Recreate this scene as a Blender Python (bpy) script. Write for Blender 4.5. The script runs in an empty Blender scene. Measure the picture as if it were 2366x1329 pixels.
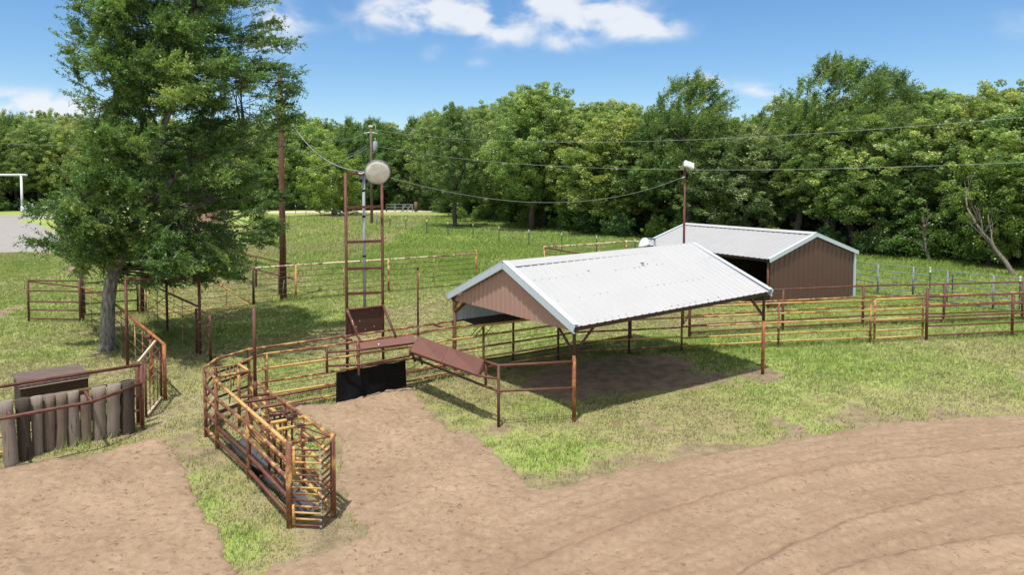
import bpy, bmesh, math, random
import numpy as np
from mathutils import Vector, Matrix

# ------------------------------------------------------------------ camera, sky, sun
W, HT_PX = 2366.0, 1329.0          # photograph size used for measuring
FPX, PITCH, HOR, CAM_H = 1560.0, math.radians(2.5), 418.0, 5.8
Y0 = HOR + FPX * math.tan(PITCH)
sc = bpy.context.scene
COL = sc.collection
cam_d = bpy.data.cameras.new('camera')
cam = bpy.data.objects.new('camera', cam_d)
COL.objects.link(cam)
cam.location = (0, 0, CAM_H)
cam.rotation_euler = (math.pi / 2 - PITCH, 0, 0)
cam_d.sensor_width = 36
cam_d.lens = FPX / W * 36
cam_d.shift_y = -(HT_PX / 2 - Y0) / W
cam_d.clip_end = 6000
sc.camera = cam
sc.view_settings.view_transform = 'Standard'
sc.view_settings.look = 'None'
sc.view_settings.gamma = 1
sc.view_settings.exposure = 0.40
SUN_DIR = Vector((-0.12, -0.31, 1.0)).normalized()
sun_d = bpy.data.lights.new('sun', 'SUN')
sun_d.energy = 4.2
sun_d.angle = math.radians(0.5)
sun_d.color = (1.0, 0.95, 0.87)
sun = bpy.data.objects.new('sun', sun_d)
COL.objects.link(sun)
sun.rotation_euler = SUN_DIR.to_track_quat('Z', 'Y').to_euler()
sun.location = (0, 0, 60)


def ray(px, py):
    x = (px - W / 2) / FPX
    y = -(py - Y0) / FPX
    return Vector((x, math.cos(PITCH) + y * math.sin(PITCH), -math.sin(PITCH) + y * math.cos(PITCH)))


def pg(px, py, z=0.0):
    """point of height z seen at photo pixel"""
    r = ray(px, py)
    t = (z - CAM_H) / r.z
    return Vector((0, 0, CAM_H)) + r * t


def dep(px, py, d):
    """point at distance d (along +Y) seen at photo pixel"""
    r = ray(px, py)
    return Vector((0, 0, CAM_H)) + r * (d / r.y)


def hz(base, py):
    """height above ground point 'base' seen at row py"""
    r = ray(W / 2, py)
    return CAM_H + r.z * base.y / r.y


def pp(px, py, A, B):
    """pixel ray meets the vertical plane through ground points A, B"""
    n = Vector((-(B.y - A.y), B.x - A.x, 0))
    r = ray(px, py)
    t = n.dot(Vector((A.x, A.y, 0)) - Vector((0, 0, 0))) / n.dot(r)
    return Vector((0, 0, CAM_H)) + r * t


world = bpy.data.worlds.new('World')
sc.world = world
world.use_nodes = True
wn, wl = world.node_tree.nodes, world.node_tree.links
wn.clear()


def wnode(t, **k):
    n = wn.new(t)
    for a, b in k.items():
        setattr(n, a, b)
    return n


def wmath(op, a, b=None, c=None, clamp=False):
    n = wn.new('ShaderNodeMath')
    n.operation = op
    n.use_clamp = clamp
    for i, v in enumerate((a, b, c)):
        if v is None:
            continue
        if isinstance(v, (int, float)):
            n.inputs[i].default_value = v
        else:
            wl.new(v, n.inputs[i])
    return n.outputs[0]


sky = wnode('ShaderNodeTexSky', sky_type='NISHITA', sun_disc=False)
sky.sun_elevation = math.asin(SUN_DIR.z)
sky.sun_rotation = math.atan2(SUN_DIR.x, SUN_DIR.y)
sky.altitude = 0
sky.air_density = 1.0
sky.dust_density = 0.3
sky.ozone_density = 4.0
tc = wnode('ShaderNodeTexCoord')
sep = wnode('ShaderNodeSeparateXYZ')
wl.new(tc.outputs['Generated'], sep.inputs[0])
ysafe = wmath('MAXIMUM', sep.outputs[1], 0.05)
U = wmath('DIVIDE', sep.outputs[0], ysafe)
V = wmath('DIVIDE', sep.outputs[2], ysafe)
cmb = wnode('ShaderNodeCombineXYZ')
wl.new(U, cmb.inputs[0])
wl.new(wmath('MULTIPLY', V, 1.7), cmb.inputs[1])
nz = wnode('ShaderNodeTexNoise')
nz.inputs['Scale'].default_value = 13
nz.inputs['Detail'].default_value = 8
nz.inputs['Roughness'].default_value = 0.52
nz.inputs['Distortion'].default_value = 0.3
wl.new(cmb.outputs[0], nz.inputs['Vector'])
# clouds: (px, py, rx, ry, strength), each a patch of sky directions
clouds = [(900, 20, 75, 40, .85), (985, 44, 100, 36, .85), (1140, 74, 62, 36, .95), (1060, 20, 110, 40, .75), (1300, 10, 130, 60, 1.0),
          (1280, 95, 70, 28, .7), (1420, 44, 120, 42, .88), (1500, 66, 75, 26, .7), (1005, 122, 26, 20, .6), (1105, 147, 26, 16, .4),
          (655, 42, 75, 50, .95), (30, 238, 130, 38, 1.2), (150, 248, 80, 30, .95), (1648, 188, 60, 22, .8), (1775, 208, 60, 20, .7),
          (845, 88, 26, 18, .38), (620, 110, 60, 30, .6), (-250, 120, 150, 60, 1.0), (2700, 60, 260, 60, 1.0)]
tot = None
for (cx, cy, rx, ry, s) in clouds:
    r = ray(cx, cy)
    u0, v0 = r.x / r.y, r.z / r.y
    du = wmath('MULTIPLY', wmath('SUBTRACT', U, u0), FPX / rx)
    dv = wmath('MULTIPLY', wmath('SUBTRACT', V, v0), FPX / (ry * 0.82))
    q = wmath('ADD', wmath('MULTIPLY', du, du), wmath('MULTIPLY', dv, dv))
    g = wmath('MULTIPLY', wmath('POWER', 2.718, wmath('MULTIPLY', q, -0.7)), s)
    tot = g if tot is None else wmath('ADD', tot, g)
nm = wmath('MULTIPLY_ADD', nz.outputs[0], 4.0, -1.25)
cl = wmath('MULTIPLY', tot, nm)
mr = wnode('ShaderNodeMapRange', interpolation_type='SMOOTHSTEP')
mr.inputs[1].default_value = 0.06
mr.inputs[2].default_value = 1.15
wl.new(cl, mr.inputs[0])
fac = wmath('MULTIPLY', mr.outputs[0], wmath('GREATER_THAN', sep.outputs[1], 0.06))
# unseen broken cloud, added overhead and behind the viewer to fill the shade
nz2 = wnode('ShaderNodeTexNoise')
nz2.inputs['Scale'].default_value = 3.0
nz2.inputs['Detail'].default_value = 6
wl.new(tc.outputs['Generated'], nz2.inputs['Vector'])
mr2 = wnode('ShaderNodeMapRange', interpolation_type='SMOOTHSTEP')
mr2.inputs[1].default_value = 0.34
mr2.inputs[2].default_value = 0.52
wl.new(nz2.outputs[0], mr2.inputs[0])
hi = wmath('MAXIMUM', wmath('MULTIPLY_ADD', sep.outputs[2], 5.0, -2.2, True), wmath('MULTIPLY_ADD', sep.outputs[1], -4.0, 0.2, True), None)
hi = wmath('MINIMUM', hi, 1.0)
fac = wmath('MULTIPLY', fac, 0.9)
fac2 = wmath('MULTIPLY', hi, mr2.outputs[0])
hsv = wnode('ShaderNodeHueSaturation')
hsv.inputs['Saturation'].default_value = 1.18
hsv.inputs['Value'].default_value = 0.76
wl.new(sky.outputs[0], hsv.inputs['Color'])
mx = wnode('ShaderNodeMix', data_type='RGBA')
wl.new(fac, mx.inputs[0])
wl.new(hsv.outputs[0], mx.inputs[6])
mx.inputs[7].default_value = (4.5, 4.65, 4.9, 1)
bg = wnode('ShaderNodeBackground')
bg.inputs['Strength'].default_value = 0.15
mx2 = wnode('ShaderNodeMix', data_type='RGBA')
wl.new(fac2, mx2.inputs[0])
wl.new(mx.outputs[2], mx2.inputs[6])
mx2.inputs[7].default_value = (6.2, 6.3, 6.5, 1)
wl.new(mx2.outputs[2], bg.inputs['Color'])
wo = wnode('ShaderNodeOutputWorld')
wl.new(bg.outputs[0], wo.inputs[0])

# ------------------------------------------------------------------ helpers
rng = np.random.default_rng(7)
random.seed(7)


class NT:
    """small helper around a material node tree"""
    def __init__(s, name, rough=0.8, metal=0.0, spec=0.3):
        s.m = bpy.data.materials.new(name)
        s.m.use_nodes = True
        s.n, s.l = s.m.node_tree.nodes, s.m.node_tree.links
        s.n.clear()
        s.out = s.n.new('ShaderNodeOutputMaterial')
        s.b = s.n.new('ShaderNodeBsdfPrincipled')
        s.b.inputs['Roughness'].default_value = rough
        s.b.inputs['Metallic'].default_value = metal
        s.b.inputs['Specular IOR Level'].default_value = spec
        s.l.new(s.b.outputs[0], s.out.inputs[0])
        s.pos = s.n.new('ShaderNodeNewGeometry').outputs['Position']
        s.objc = s.n.new('ShaderNodeTexCoord').outputs['Object']

    def mapping(s, vec, scale=(1, 1, 1), loc=(0, 0, 0)):
        m = s.n.new('ShaderNodeMapping')
        m.inputs['Scale'].default_value = scale
        m.inputs['Location'].default_value = loc
        s.l.new(vec, m.inputs[0])
        return m.outputs[0]

    def noise(s, vec, scale, detail=4, rough=0.55, dist=0.0, col=False):
        n = s.n.new('ShaderNodeTexNoise')
        n.inputs['Scale'].default_value = scale
        n.inputs['Detail'].default_value = detail
        n.inputs['Roughness'].default_value = rough
        n.inputs['Distortion'].default_value = dist
        s.l.new(vec, n.inputs['Vector'])
        return n.outputs[1 if col else 0]

    def attr(s, name):
        a = s.n.new('ShaderNodeAttribute')
        a.attribute_name = name
        return a.outputs['Fac']

    def ramp(s, fac, stops, mode='LINEAR'):
        r = s.n.new('ShaderNodeValToRGB')
        r.color_ramp.interpolation = mode
        e = r.color_ramp.elements
        while len(e) < len(stops):
            e.new(0.5)
        for i, (p, c) in enumerate(stops):
            e[i].position = p
            e[i].color = (*c, 1) if len(c) == 3 else c
        s.l.new(fac, r.inputs[0])
        return r.outputs[0]

    def mix(s, fac, a, b, blend='MIX'):
        m = s.n.new('ShaderNodeMix')
        m.data_type = 'RGBA'
        m.blend_type = blend
        for i, v in ((0, fac), (6, a), (7, b)):
            if isinstance(v, (int, float)):
                m.inputs[i].default_value = v
            elif isinstance(v, tuple):
                m.inputs[i].default_value = (*v, 1) if len(v) == 3 else v
            else:
                s.l.new(v, m.inputs[i])
        return m.outputs[2]

    def math(s, op, a, b=None, clamp=False):
        m = s.n.new('ShaderNodeMath')
        m.operation = op
        m.use_clamp = clamp
        for i, v in enumerate((a, b)):
            if v is None:
                continue
            if isinstance(v, (int, float)):
                m.inputs[i].default_value = v
            else:
                s.l.new(v, m.inputs[i])
        return m.outputs[0]

    def maprange(s, v, a, b, c=0.0, d=1.0):
        m = s.n.new('ShaderNodeMapRange')
        for i, q in ((1, a), (2, b), (3, c), (4, d)):
            m.inputs[i].default_value = q
        s.l.new(v, m.inputs[0])
        return m.outputs[0]

    def color(s, c):
        if isinstance(c, tuple):
            s.b.inputs['Base Color'].default_value = (*c, 1)
        else:
            s.l.new(c, s.b.inputs['Base Color'])
        return s

    def bump(s, h, strength=0.3, dist=0.02):
        b = s.n.new('ShaderNodeBump')
        b.inputs['Strength'].default_value = strength
        b.inputs['Distance'].default_value = dist
        s.l.new(h, b.inputs['Height'])
        s.l.new(b.outputs[0], s.b.inputs['Normal'])
        return s


def pipe_mat(name, paint, rust, amount, rough=0.6):
    """weathered pipe: paint with rust patches; amount = share of rust"""
    t = NT(name, rough)
    n1 = t.noise(t.pos, 2.8, 5, 0.66, 0.8)
    n2 = t.noise(t.pos, 14, 4, 0.6)
    s = t.math('ADD', t.math('MULTIPLY', n1, 0.85), t.math('MULTIPLY', n2, 0.15))
    f = t.maprange(s, 0.34 + 0.33 * amount - 0.045, 0.34 + 0.33 * amount + 0.045)
    f.node.clamp = True
    pv = t.mix(t.noise(t.pos, 5, 3), tuple(c * 0.8 for c in paint), tuple(min(1, c * 1.15) for c in paint))
    rv = t.mix(t.noise(t.pos, 9, 4), tuple(c * 0.6 for c in rust), tuple(c * 1.45 for c in rust))
    t.color(t.mix(f, rv, pv))
    t.bump(n2, 0.25, 0.004)
    return t.m


RUSTC = (0.090, 0.034, 0.022)
ORNG = (0.27, 0.10, 0.035)
YEL = (0.46, 0.29, 0.10)
M = {}
M['rust'] = pipe_mat('rust_pipe', (0.125, 0.049, 0.037), RUSTC, 0.5)
M['rustw'] = pipe_mat('worn_rust_pipe', (0.42, 0.30, 0.24), RUSTC, 0.72)
M['yrust'] = pipe_mat('yellow_rust_pipe', (0.42, 0.25, 0.09), (0.15, 0.06, 0.034), 0.60)
M['yellow'] = pipe_mat('yellow_pipe', YEL, (0.17, 0.065, 0.035), 0.27)
M['yworn'] = pipe_mat('bare_yellow_pipe', (0.55, 0.36, 0.16), (0.16, 0.06, 0.035), 0.5)
M['pale'] = pipe_mat('pale_worn_pipe', (0.62, 0.50, 0.36), (0.17, 0.075, 0.045), 0.42)
M['orange'] = pipe_mat('orange_rust_post', (0.34, 0.135, 0.04), (0.17, 0.06, 0.03), 0.5)
M['dark'] = pipe_mat('dark_pipe', (0.05, 0.028, 0.022), (0.06, 0.028, 0.02), 0.5)
M['wire'] = NT('rusty_wire', 0.7).color((0.09, 0.05, 0.035)).m
M['galv'] = pipe_mat('galvanised_pipe', (0.20, 0.23, 0.245), (0.13, 0.15, 0.16), 0.5, 0.5)
M['conduit'] = NT('grey_conduit', 0.55).color((0.25, 0.27, 0.29)).m
M['black'] = NT('black_tape', 0.7).color((0.012, 0.012, 0.012)).m
M['white'] = NT('white_paint', 0.5).color((0.62, 0.63, 0.64)).m
M['screw'] = NT('screw_head', 0.6).color((0.06, 0.06, 0.06)).m
t = NT('tpost_green', 0.6)
t.color((0.025, 0.05, 0.035))
M['tpost'] = t.m
M['cable'] = NT('grey_cable', 0.5).color((0.17, 0.17, 0.165)).m
M['cablew'] = NT('pale_cable', 0.5).color((0.30, 0.31, 0.32)).m
t = NT('brown_board', 0.55)
t.color(t.mix(t.noise(t.pos, 3, 5), (0.115, 0.052, 0.041), (0.165, 0.077, 0.06))).bump(t.noise(t.pos, 30), 0.08, 0.004)
M['board'] = t.m
t = NT('dark_brown_plate', 0.6)
t.color(t.mix(t.noise(t.pos, 4, 5), (0.045, 0.018, 0.014), (0.075, 0.031, 0.023)))
M['plate'] = t.m
t = NT('rubber', 0.65, spec=0.06)
t.color(t.mix(t.noise(t.pos, 6, 5), (0.003, 0.003, 0.0035), (0.010, 0.010, 0.011))).bump(t.noise(t.pos, 9), 0.2, 0.02)
M['rubber'] = t.m
t = NT('grey_plastic_sheet', 0.35, spec=0.5)
t.color(t.mix(t.noise(t.pos, 5, 5), (0.03, 0.031, 0.033), (0.11, 0.113, 0.118)))
M['sheet'] = t.m


def metal_sheet(name, c1, c2, rough=0.45, streak=None):
    t = NT(name, rough, 0.0, 0.5)
    a = t.noise(t.mapping(t.pos, (0.7, 0.7, 0.7)), 1.6, 5, 0.6)
    b = t.noise(t.mapping(t.pos, (6, 6, 1.2)), 3, 4)
    c = t.mix(a, c1, c2)
    t.color(t.mix(t.math('MULTIPLY', b, 0.35), c, tuple(x * 0.72 for x in c1)))
    return t.m


M['roof'] = metal_sheet('galvalume_roof', (0.33, 0.333, 0.34), (0.40, 0.403, 0.41), 0.5)
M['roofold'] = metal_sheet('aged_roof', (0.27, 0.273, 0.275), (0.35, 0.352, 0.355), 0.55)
M['trim'] = metal_sheet('grey_trim', (0.43, 0.50, 0.57), (0.50, 0.57, 0.63), 0.4)
M['greywall'] = metal_sheet('grey_wall_sheet', (0.36, 0.42, 0.47), (0.42, 0.48, 0.53), 0.45)
M['brown'] = metal_sheet('brown_wall_sheet', (0.325, 0.198, 0.158), (0.375, 0.238, 0.195), 0.5)
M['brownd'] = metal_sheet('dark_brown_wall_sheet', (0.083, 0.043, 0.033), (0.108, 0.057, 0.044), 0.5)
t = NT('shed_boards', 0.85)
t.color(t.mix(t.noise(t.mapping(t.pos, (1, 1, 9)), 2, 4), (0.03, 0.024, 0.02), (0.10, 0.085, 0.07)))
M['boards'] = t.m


def wood(name, c1, c2, c3):
    t = NT(name, 0.9)
    g = t.noise(t.mapping(t.objc, (22, 22, 1.3)), 1.0, 6, 0.65, 0.4)
    k = t.noise(t.objc, 3.5, 4)
    c = t.mix(g, c1, c2)
    cr = t.maprange(t.noise(t.mapping(t.objc, (30, 30, 0.8)), 1.2, 3), 0.62, 0.68)
    c = t.mix(cr, c, c3)
    t.color(t.mix(t.math('MULTIPLY', k, 0.5), c, c3))
    t.bump(g, 0.7, 0.02)
    return t.m


M['log'] = wood('weathered_log', (0.12, 0.088, 0.066), (0.27, 0.21, 0.165), (0.04, 0.03, 0.022))
M['logd'] = wood('dark_creosote_log', (0.03, 0.024, 0.02), (0.11, 0.085, 0.065), (0.012, 0.010, 0.009))
M['logg'] = wood('grey_log', (0.15, 0.122, 0.10), (0.33, 0.28, 0.235), (0.055, 0.042, 0.033))
M['pole'] = wood('pole_wood', (0.085, 0.038, 0.026), (0.16, 0.075, 0.05), (0.035, 0.018, 0.013))
M['poleg'] = wood('grey_pole_wood', (0.12, 0.085, 0.065), (0.20, 0.15, 0.12), (0.05, 0.035, 0.03))
t = NT('box_lid', 0.85)
g = t.noise(t.mapping(t.objc, (1.2, 26, 1)), 1.6, 6, 0.7)
t.color(t.ramp(g, [(0.3, (0.045, 0.03, 0.03)), (0.55, (0.13, 0.092, 0.078)), (0.75, (0.24, 0.195, 0.175))]))
t.bump(g, 0.4, 0.01)
M['lid'] = t.m
t = NT('box_side', 0.8)
g = t.noise(t.objc, 45, 3)
t.color(t.ramp(g, [(0.35, (0.022, 0.013, 0.008)), (0.62, (0.05, 0.03, 0.017)), (0.74, (0.10, 0.075, 0.045))]))
M['boxside'] = t.m
M['plank'] = NT('bare_plank', 0.8).color((0.44, 0.36, 0.27)).m


def bark(name, c1, c2):
    t = NT(name, 0.95)
    g = t.noise(t.mapping(t.objc, (7, 7, 1.6)), 2.0, 6, 0.7, 0.5)
    t.color(t.ramp(g, [(0.32, c1), (0.68, c2)]))
    t.bump(g, 1.0, 0.06)
    return t.m


M['bark_elm'] = bark('elm_bark', (0.055, 0.05, 0.046), (0.36, 0.34, 0.32))
M['bark_dark'] = bark('oak_bark', (0.025, 0.020, 0.017), (0.115, 0.095, 0.08))
M['bark_pale'] = bark('pale_bark', (0.08, 0.07, 0.06), (0.24, 0.21, 0.185))


def leaf_mat(name, stops, trans):
    """leaf: colour by per-leaf tone, some light passing through"""
    t = NT(name, 0.38, spec=0.5)
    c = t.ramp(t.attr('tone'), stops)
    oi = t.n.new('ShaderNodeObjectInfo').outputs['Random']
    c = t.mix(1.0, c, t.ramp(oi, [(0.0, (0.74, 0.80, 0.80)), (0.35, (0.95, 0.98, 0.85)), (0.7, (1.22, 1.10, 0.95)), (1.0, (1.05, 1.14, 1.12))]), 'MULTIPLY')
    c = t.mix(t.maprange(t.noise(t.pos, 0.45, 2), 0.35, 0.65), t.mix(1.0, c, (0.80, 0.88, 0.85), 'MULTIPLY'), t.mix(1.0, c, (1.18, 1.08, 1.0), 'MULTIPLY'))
    t.color(c)
    tr = t.n.new('ShaderNodeBsdfTranslucent')
    t.l.new(t.mix(1.0, c, trans, 'MULTIPLY'), tr.inputs[0])
    ms = t.n.new('ShaderNodeMixShader')
    ms.inputs[0].default_value = 0.42
    t.l.new(t.b.outputs[0], ms.inputs[1])
    t.l.new(tr.outputs[0], ms.inputs[2])
    t.l.new(ms.outputs[0], t.out.inputs[0])
    return t.m


LT = (1.5, 1.5, 0.7)
M['leaf_elm'] = leaf_mat('elm_leaf', [(0.0, (0.054, 0.105, 0.041)), (0.6, (0.133, 0.226, 0.073)), (1.0, (0.297, 0.405, 0.151))], LT)
M['leaf_oak'] = leaf_mat('oak_leaf', [(0.0, (0.079, 0.140, 0.047)), (0.6, (0.218, 0.322, 0.112)), (1.0, (0.446, 0.500, 0.248))], LT)
M['leaf_green'] = leaf_mat('bright_leaf', [(0.0, (0.071, 0.132, 0.034)), (0.6, (0.180, 0.293, 0.078)), (1.0, (0.350, 0.471, 0.161))], LT)
M['leaf_dark'] = leaf_mat('dark_leaf', [(0.0, (0.046, 0.098, 0.042)), (0.6, (0.111, 0.202, 0.072)), (1.0, (0.234, 0.351, 0.130))], LT)
M['leaf_big'] = leaf_mat('big_elm_leaf', [(0.0, (0.038, 0.085, 0.032)), (0.55, (0.106, 0.20, 0.066)), (1.0, (0.255, 0.37, 0.15))], LT)
M['leaf_mid'] = leaf_mat('mid_leaf', [(0.0, (0.069, 0.122, 0.044)), (0.6, (0.172, 0.263, 0.090)), (1.0, (0.344, 0.450, 0.188))], LT)
M['leaf_pale'] = leaf_mat('pale_leaf', [(0.0, (0.091, 0.138, 0.057)), (0.6, (0.248, 0.328, 0.144)), (1.0, (0.440, 0.500, 0.322))], LT)


# ---- mesh helpers
class MB:
    def __init__(s):
        s.v, s.f, s.mi, s.sm = [], [], [], []

    def quadstrip(s, rings, close=True, cap=True, mi=0, smooth=True):
        k = len(rings[0])
        b = len(s.v)
        for r in rings:
            s.v.extend(r)
        for i in range(len(rings) - 1):
            for j in range(k if close else k - 1):
                a, c = b + i * k + j, b + i * k + (j + 1) % k
                s.f.append((a, c, c + k, a + k))
                s.mi.append(mi)
                s.sm.append(smooth)
        if cap and close:
            s.f.append(tuple(range(b + k - 1, b - 1, -1)))
            s.f.append(tuple(range(b + (len(rings) - 1) * k, b + len(rings) * k)))
            s.mi += [mi, mi]
            s.sm += [False, False]

    def tube(s, pts, r, n=10, mi=0):
        """pipe along a polyline; r a number or one radius per point"""
        pts = [Vector(p) for p in pts]
        rr = r if isinstance(r, (list, tuple)) else [r] * len(pts)
        rings = []
        ref = None
        for i, p in enumerate(pts):
            if i == 0:
                t = pts[1] - p
            elif i == len(pts) - 1:
                t = p - pts[i - 1]
            else:
                t = (pts[i + 1] - p).normalized() + (p - pts[i - 1]).normalized()
            t.normalize()
            if ref is None:
                ref = Vector((0, 0, 1)) if abs(t.z) < 0.9 else Vector((1, 0, 0))
            u = t.cross(ref).normalized()
            w = u.cross(t).normalized()
            ref = w if abs(t.dot(w)) < 0.95 else ref
            rings.append([p + (u * math.cos(2 * math.pi * j / n) + w * math.sin(2 * math.pi * j / n)) * rr[i] for j in range(n)])
        s.quadstrip(rings, mi=mi)
        return s

    def box(s, c, dx, dy, dz, mi=0):
        """box from centre and three half-vectors"""
        c, dx, dy, dz = Vector(c), Vector(dx), Vector(dy), Vector(dz)
        b = len(s.v)
        for k in (-1, 1):
            for (i, j) in ((-1, -1), (1, -1), (1, 1), (-1, 1)):
                s.v.append(c + dx * i + dy * j + dz * k)
        for f in ((0, 3, 2, 1), (4, 5, 6, 7), (0, 1, 5, 4), (1, 2, 6, 5), (2, 3, 7, 6), (3, 0, 4, 7)):
            s.f.append(tuple(b + q for q in f))
            s.mi.append(mi)
            s.sm.append(False)
        return s

    def beam(s, a, b, w, h, up=(0, 0, 1), mi=0):
        a, b, up = Vector(a), Vector(b), Vector(up)
        t = (b - a)
        side = t.cross(up).normalized()
        u2 = side.cross(t).normalized()
        return s.box((a + b) / 2, t / 2, side * w / 2, u2 * h / 2, mi)

    def slab(s, quad, th, mi=0):
        """plate: four corners plus thickness along its normal"""
        q = [Vector(p) for p in quad]
        n = (q[1] - q[0]).cross(q[3] - q[0]).normalized() * th
        b = len(s.v)
        s.v += q + [p - n for p in q]
        for f in ((0, 1, 2, 3), (7, 6, 5, 4), (0, 4, 5, 1), (1, 5, 6, 2), (2, 6, 7, 3), (3, 7, 4, 0)):
            s.f.append(tuple(b + i for i in f))
            s.mi.append(mi)
            s.sm.append(False)
        return s

    def build(s, name, mat, parent=None):
        me = bpy.data.meshes.new(name)
        org = parent.location if parent is not None and parent.parent is None else Vector((0, 0, 0))
        if parent is not None and parent.parent is not None:
            org = parent.parent.location
        me.from_pydata([tuple(Vector(p) - org) for p in s.v], [], s.f)
        for m in (mat if isinstance(mat, (list, tuple)) else [mat]):
            me.materials.append(m)
        me.polygons.foreach_set('material_index', s.mi)
        me.polygons.foreach_set('use_smooth', s.sm)
        me.update()
        o = bpy.data.objects.new(name, me)
        COL.objects.link(o)
        if parent is not None:
            o.parent = parent
        return o


def np_mesh(name, verts, faces, mat, attrs=None, parent=None, smooth=False):
    """big mesh from arrays; faces (n,k)"""
    me = bpy.data.meshes.new(name)
    n, k = faces.shape
    me.vertices.add(len(verts))
    me.vertices.foreach_set('co', np.ascontiguousarray(verts, dtype=np.float32).ravel())
    me.loops.add(n * k)
    me.loops.foreach_set('vertex_index', np.ascontiguousarray(faces, dtype=np.int32).ravel())
    me.polygons.add(n)
    me.polygons.foreach_set('loop_start', np.arange(0, n * k, k, dtype=np.int32))
    if smooth:
        me.polygons.foreach_set('use_smooth', np.ones(n, dtype=bool))
    for a, val in (attrs or {}).items():
        at = me.attributes.new(a, 'FLOAT', 'POINT')
        at.data.foreach_set('value', np.ascontiguousarray(val, dtype=np.float32))
    me.update(calc_edges=True)
    me.materials.append(mat)
    o = bpy.data.objects.new(name, me)
    COL.objects.link(o)
    if parent is not None:
        o.parent = parent
    return o


def thing(name, label, cat, loc=(0, 0, 0), group=None):
    o = bpy.data.objects.new(name, None)
    COL.objects.link(o)
    o.location = loc
    o.empty_display_size = 0.2
    o['label'] = label
    o['category'] = cat
    if group:
        o['group'] = group
    return o


def tag(o, label, cat, group=None):
    o['label'] = label
    o['category'] = cat
    if group:
        o['group'] = group
    return o


def structure(o):
    o['kind'] = 'structure'
    return o


def pipe(name, pts, r, mat, parent, n=10):
    return MB().tube(pts, r, n).build(name, mat, parent)


Z = Vector((0, 0, 1))


def at(b, z):
    return Vector((b.x, b.y, z))


# value noise for shaping terrain and scattering
def vnoise(x, y, s, seed=0):
    x, y = x / s, y / s
    xi, yi = np.floor(x).astype(np.int64), np.floor(y).astype(np.int64)
    fx, fy = x - xi, y - yi
    fx, fy = fx * fx * (3 - 2 * fx), fy * fy * (3 - 2 * fy)

    def h(a, b):
        n = (a * 374761393 + b * 668265263 + seed * 1274126177) & 0x7fffffff
        n = ((n ^ (n >> 13)) * 1274126177) & 0x7fffffff
        n = ((n ^ (n >> 16)) * 668265263) & 0x7fffffff
        return (n & 0xffff) / 65535.0
    return (h(xi, yi) * (1 - fx) + h(xi + 1, yi) * fx) * (1 - fy) + (h(xi, yi + 1) * (1 - fx) + h(xi + 1, yi + 1) * fx) * fy


def fbm(x, y, s, oct=4, seed=0):
    t, a, n = 0, 1.0, 0
    for i in range(oct):
        t = t + a * vnoise(x, y, s / 2 ** i, seed + i)
        n += a
        a *= 0.55
    return t / n


def sdist(x, y, poly):
    """signed distance to polygon, positive inside"""
    d = np.full(x.shape, 1e9)
    ins = np.zeros(x.shape, bool)
    n = len(poly)
    for i in range(n):
        ax, ay = poly[i]
        bx, by = poly[(i + 1) % n]
        ex, ey = bx - ax, by - ay
        L = ex * ex + ey * ey + 1e-12
        t = np.clip(((x - ax) * ex + (y - ay) * ey) / L, 0, 1)
        d = np.minimum(d, np.hypot(x - ax - t * ex, y - ay - t * ey))
        c = (ay > y) != (by > y)
        with np.errstate(divide='ignore', invalid='ignore'):
            xx = ax + (y - ay) * ex / (ey if abs(ey) > 1e-9 else 1e-9)
        ins ^= c & (x < xx)
    return np.where(ins, d, -d)


def ldist(x, y, line):
    """distance to a polyline, signed by side"""
    d = np.full(x.shape, 1e9)
    sg = np.ones(x.shape)
    for (ax, ay), (bx, by) in zip(line[:-1], line[1:]):
        ex, ey = bx - ax, by - ay
        L = ex * ex + ey * ey
        t = np.clip(((x - ax) * ex + (y - ay) * ey) / L, 0, 1)
        q = np.hypot(x - ax - t * ex, y - ay - t * ey)
        s = np.sign(ex * (y - ay) - ey * (x - ax))
        k = q < d
        d = np.where(k, q, d)
        sg = np.where(k, s, sg)
    return d * sg


def P2(lst):
    return [tuple(pg(*p)[:2]) for p in lst]


# ------------------------------------------------------------------ ground
ARENA = P2([(-160, 1112), (0, 1086), (60, 1073), (170, 1058), (260, 1042), (330, 1022), (372, 1018), (402, 1055), (440, 1112), (478, 1182), (503, 1245), (520, 1290), (548, 1340),
            (575, 1400), (615, 1400), (600, 1332), (640, 1305), (700, 1287), (770, 1268), (835, 1245), (850, 1222), (812, 1192), (797, 1150), (788, 1090), (780, 1020), (735, 985),
            (690, 950), (640, 925), (700, 938), (775, 930), (850, 914), (890, 897), (940, 888), (958, 905), (990, 958), (1040, 998), (1100, 1012), (1150, 1052), (1195, 1095),
            (1240, 1125), (1290, 1120), (1360, 1105), (1480, 1080), (1600, 1058), (1750, 1030), (1900, 1000), (2050, 980), (2200, 967), (2366, 960), (2700, 952)])
ARENA += [(45, 17.5), (45, 5.5), (-18, 5.5), (-18, 12)]
SHADEDIRT = P2([(1165, 885), (1250, 835), (1330, 822), (1450, 812), (1570, 815), (1620, 835), (1600, 855), (1660, 862), (1690, 880), (1600, 895), (1500, 905), (1400, 925), (1330, 945), (1290, 940), (1200, 905)])
PATH1 = P2([(-60, 722), (0, 716), (30, 708), (55, 703), (62, 709), (40, 722), (0, 740), (-60, 760)])
PATH2 = P2([(90, 583), (170, 578), (200, 600), (215, 640), (190, 650), (150, 640), (120, 655), (105, 640), (150, 610)])
GRAVEL = P2([(-500, 496), (-100, 496), (0, 497), (60, 497.5), (110, 499), (200, 499), (200, 502), (100, 503.5), (30, 510), (85, 518), (130, 535), (160, 556), (170, 574), (120, 582), (0, 583), (-500, 582)])


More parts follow.
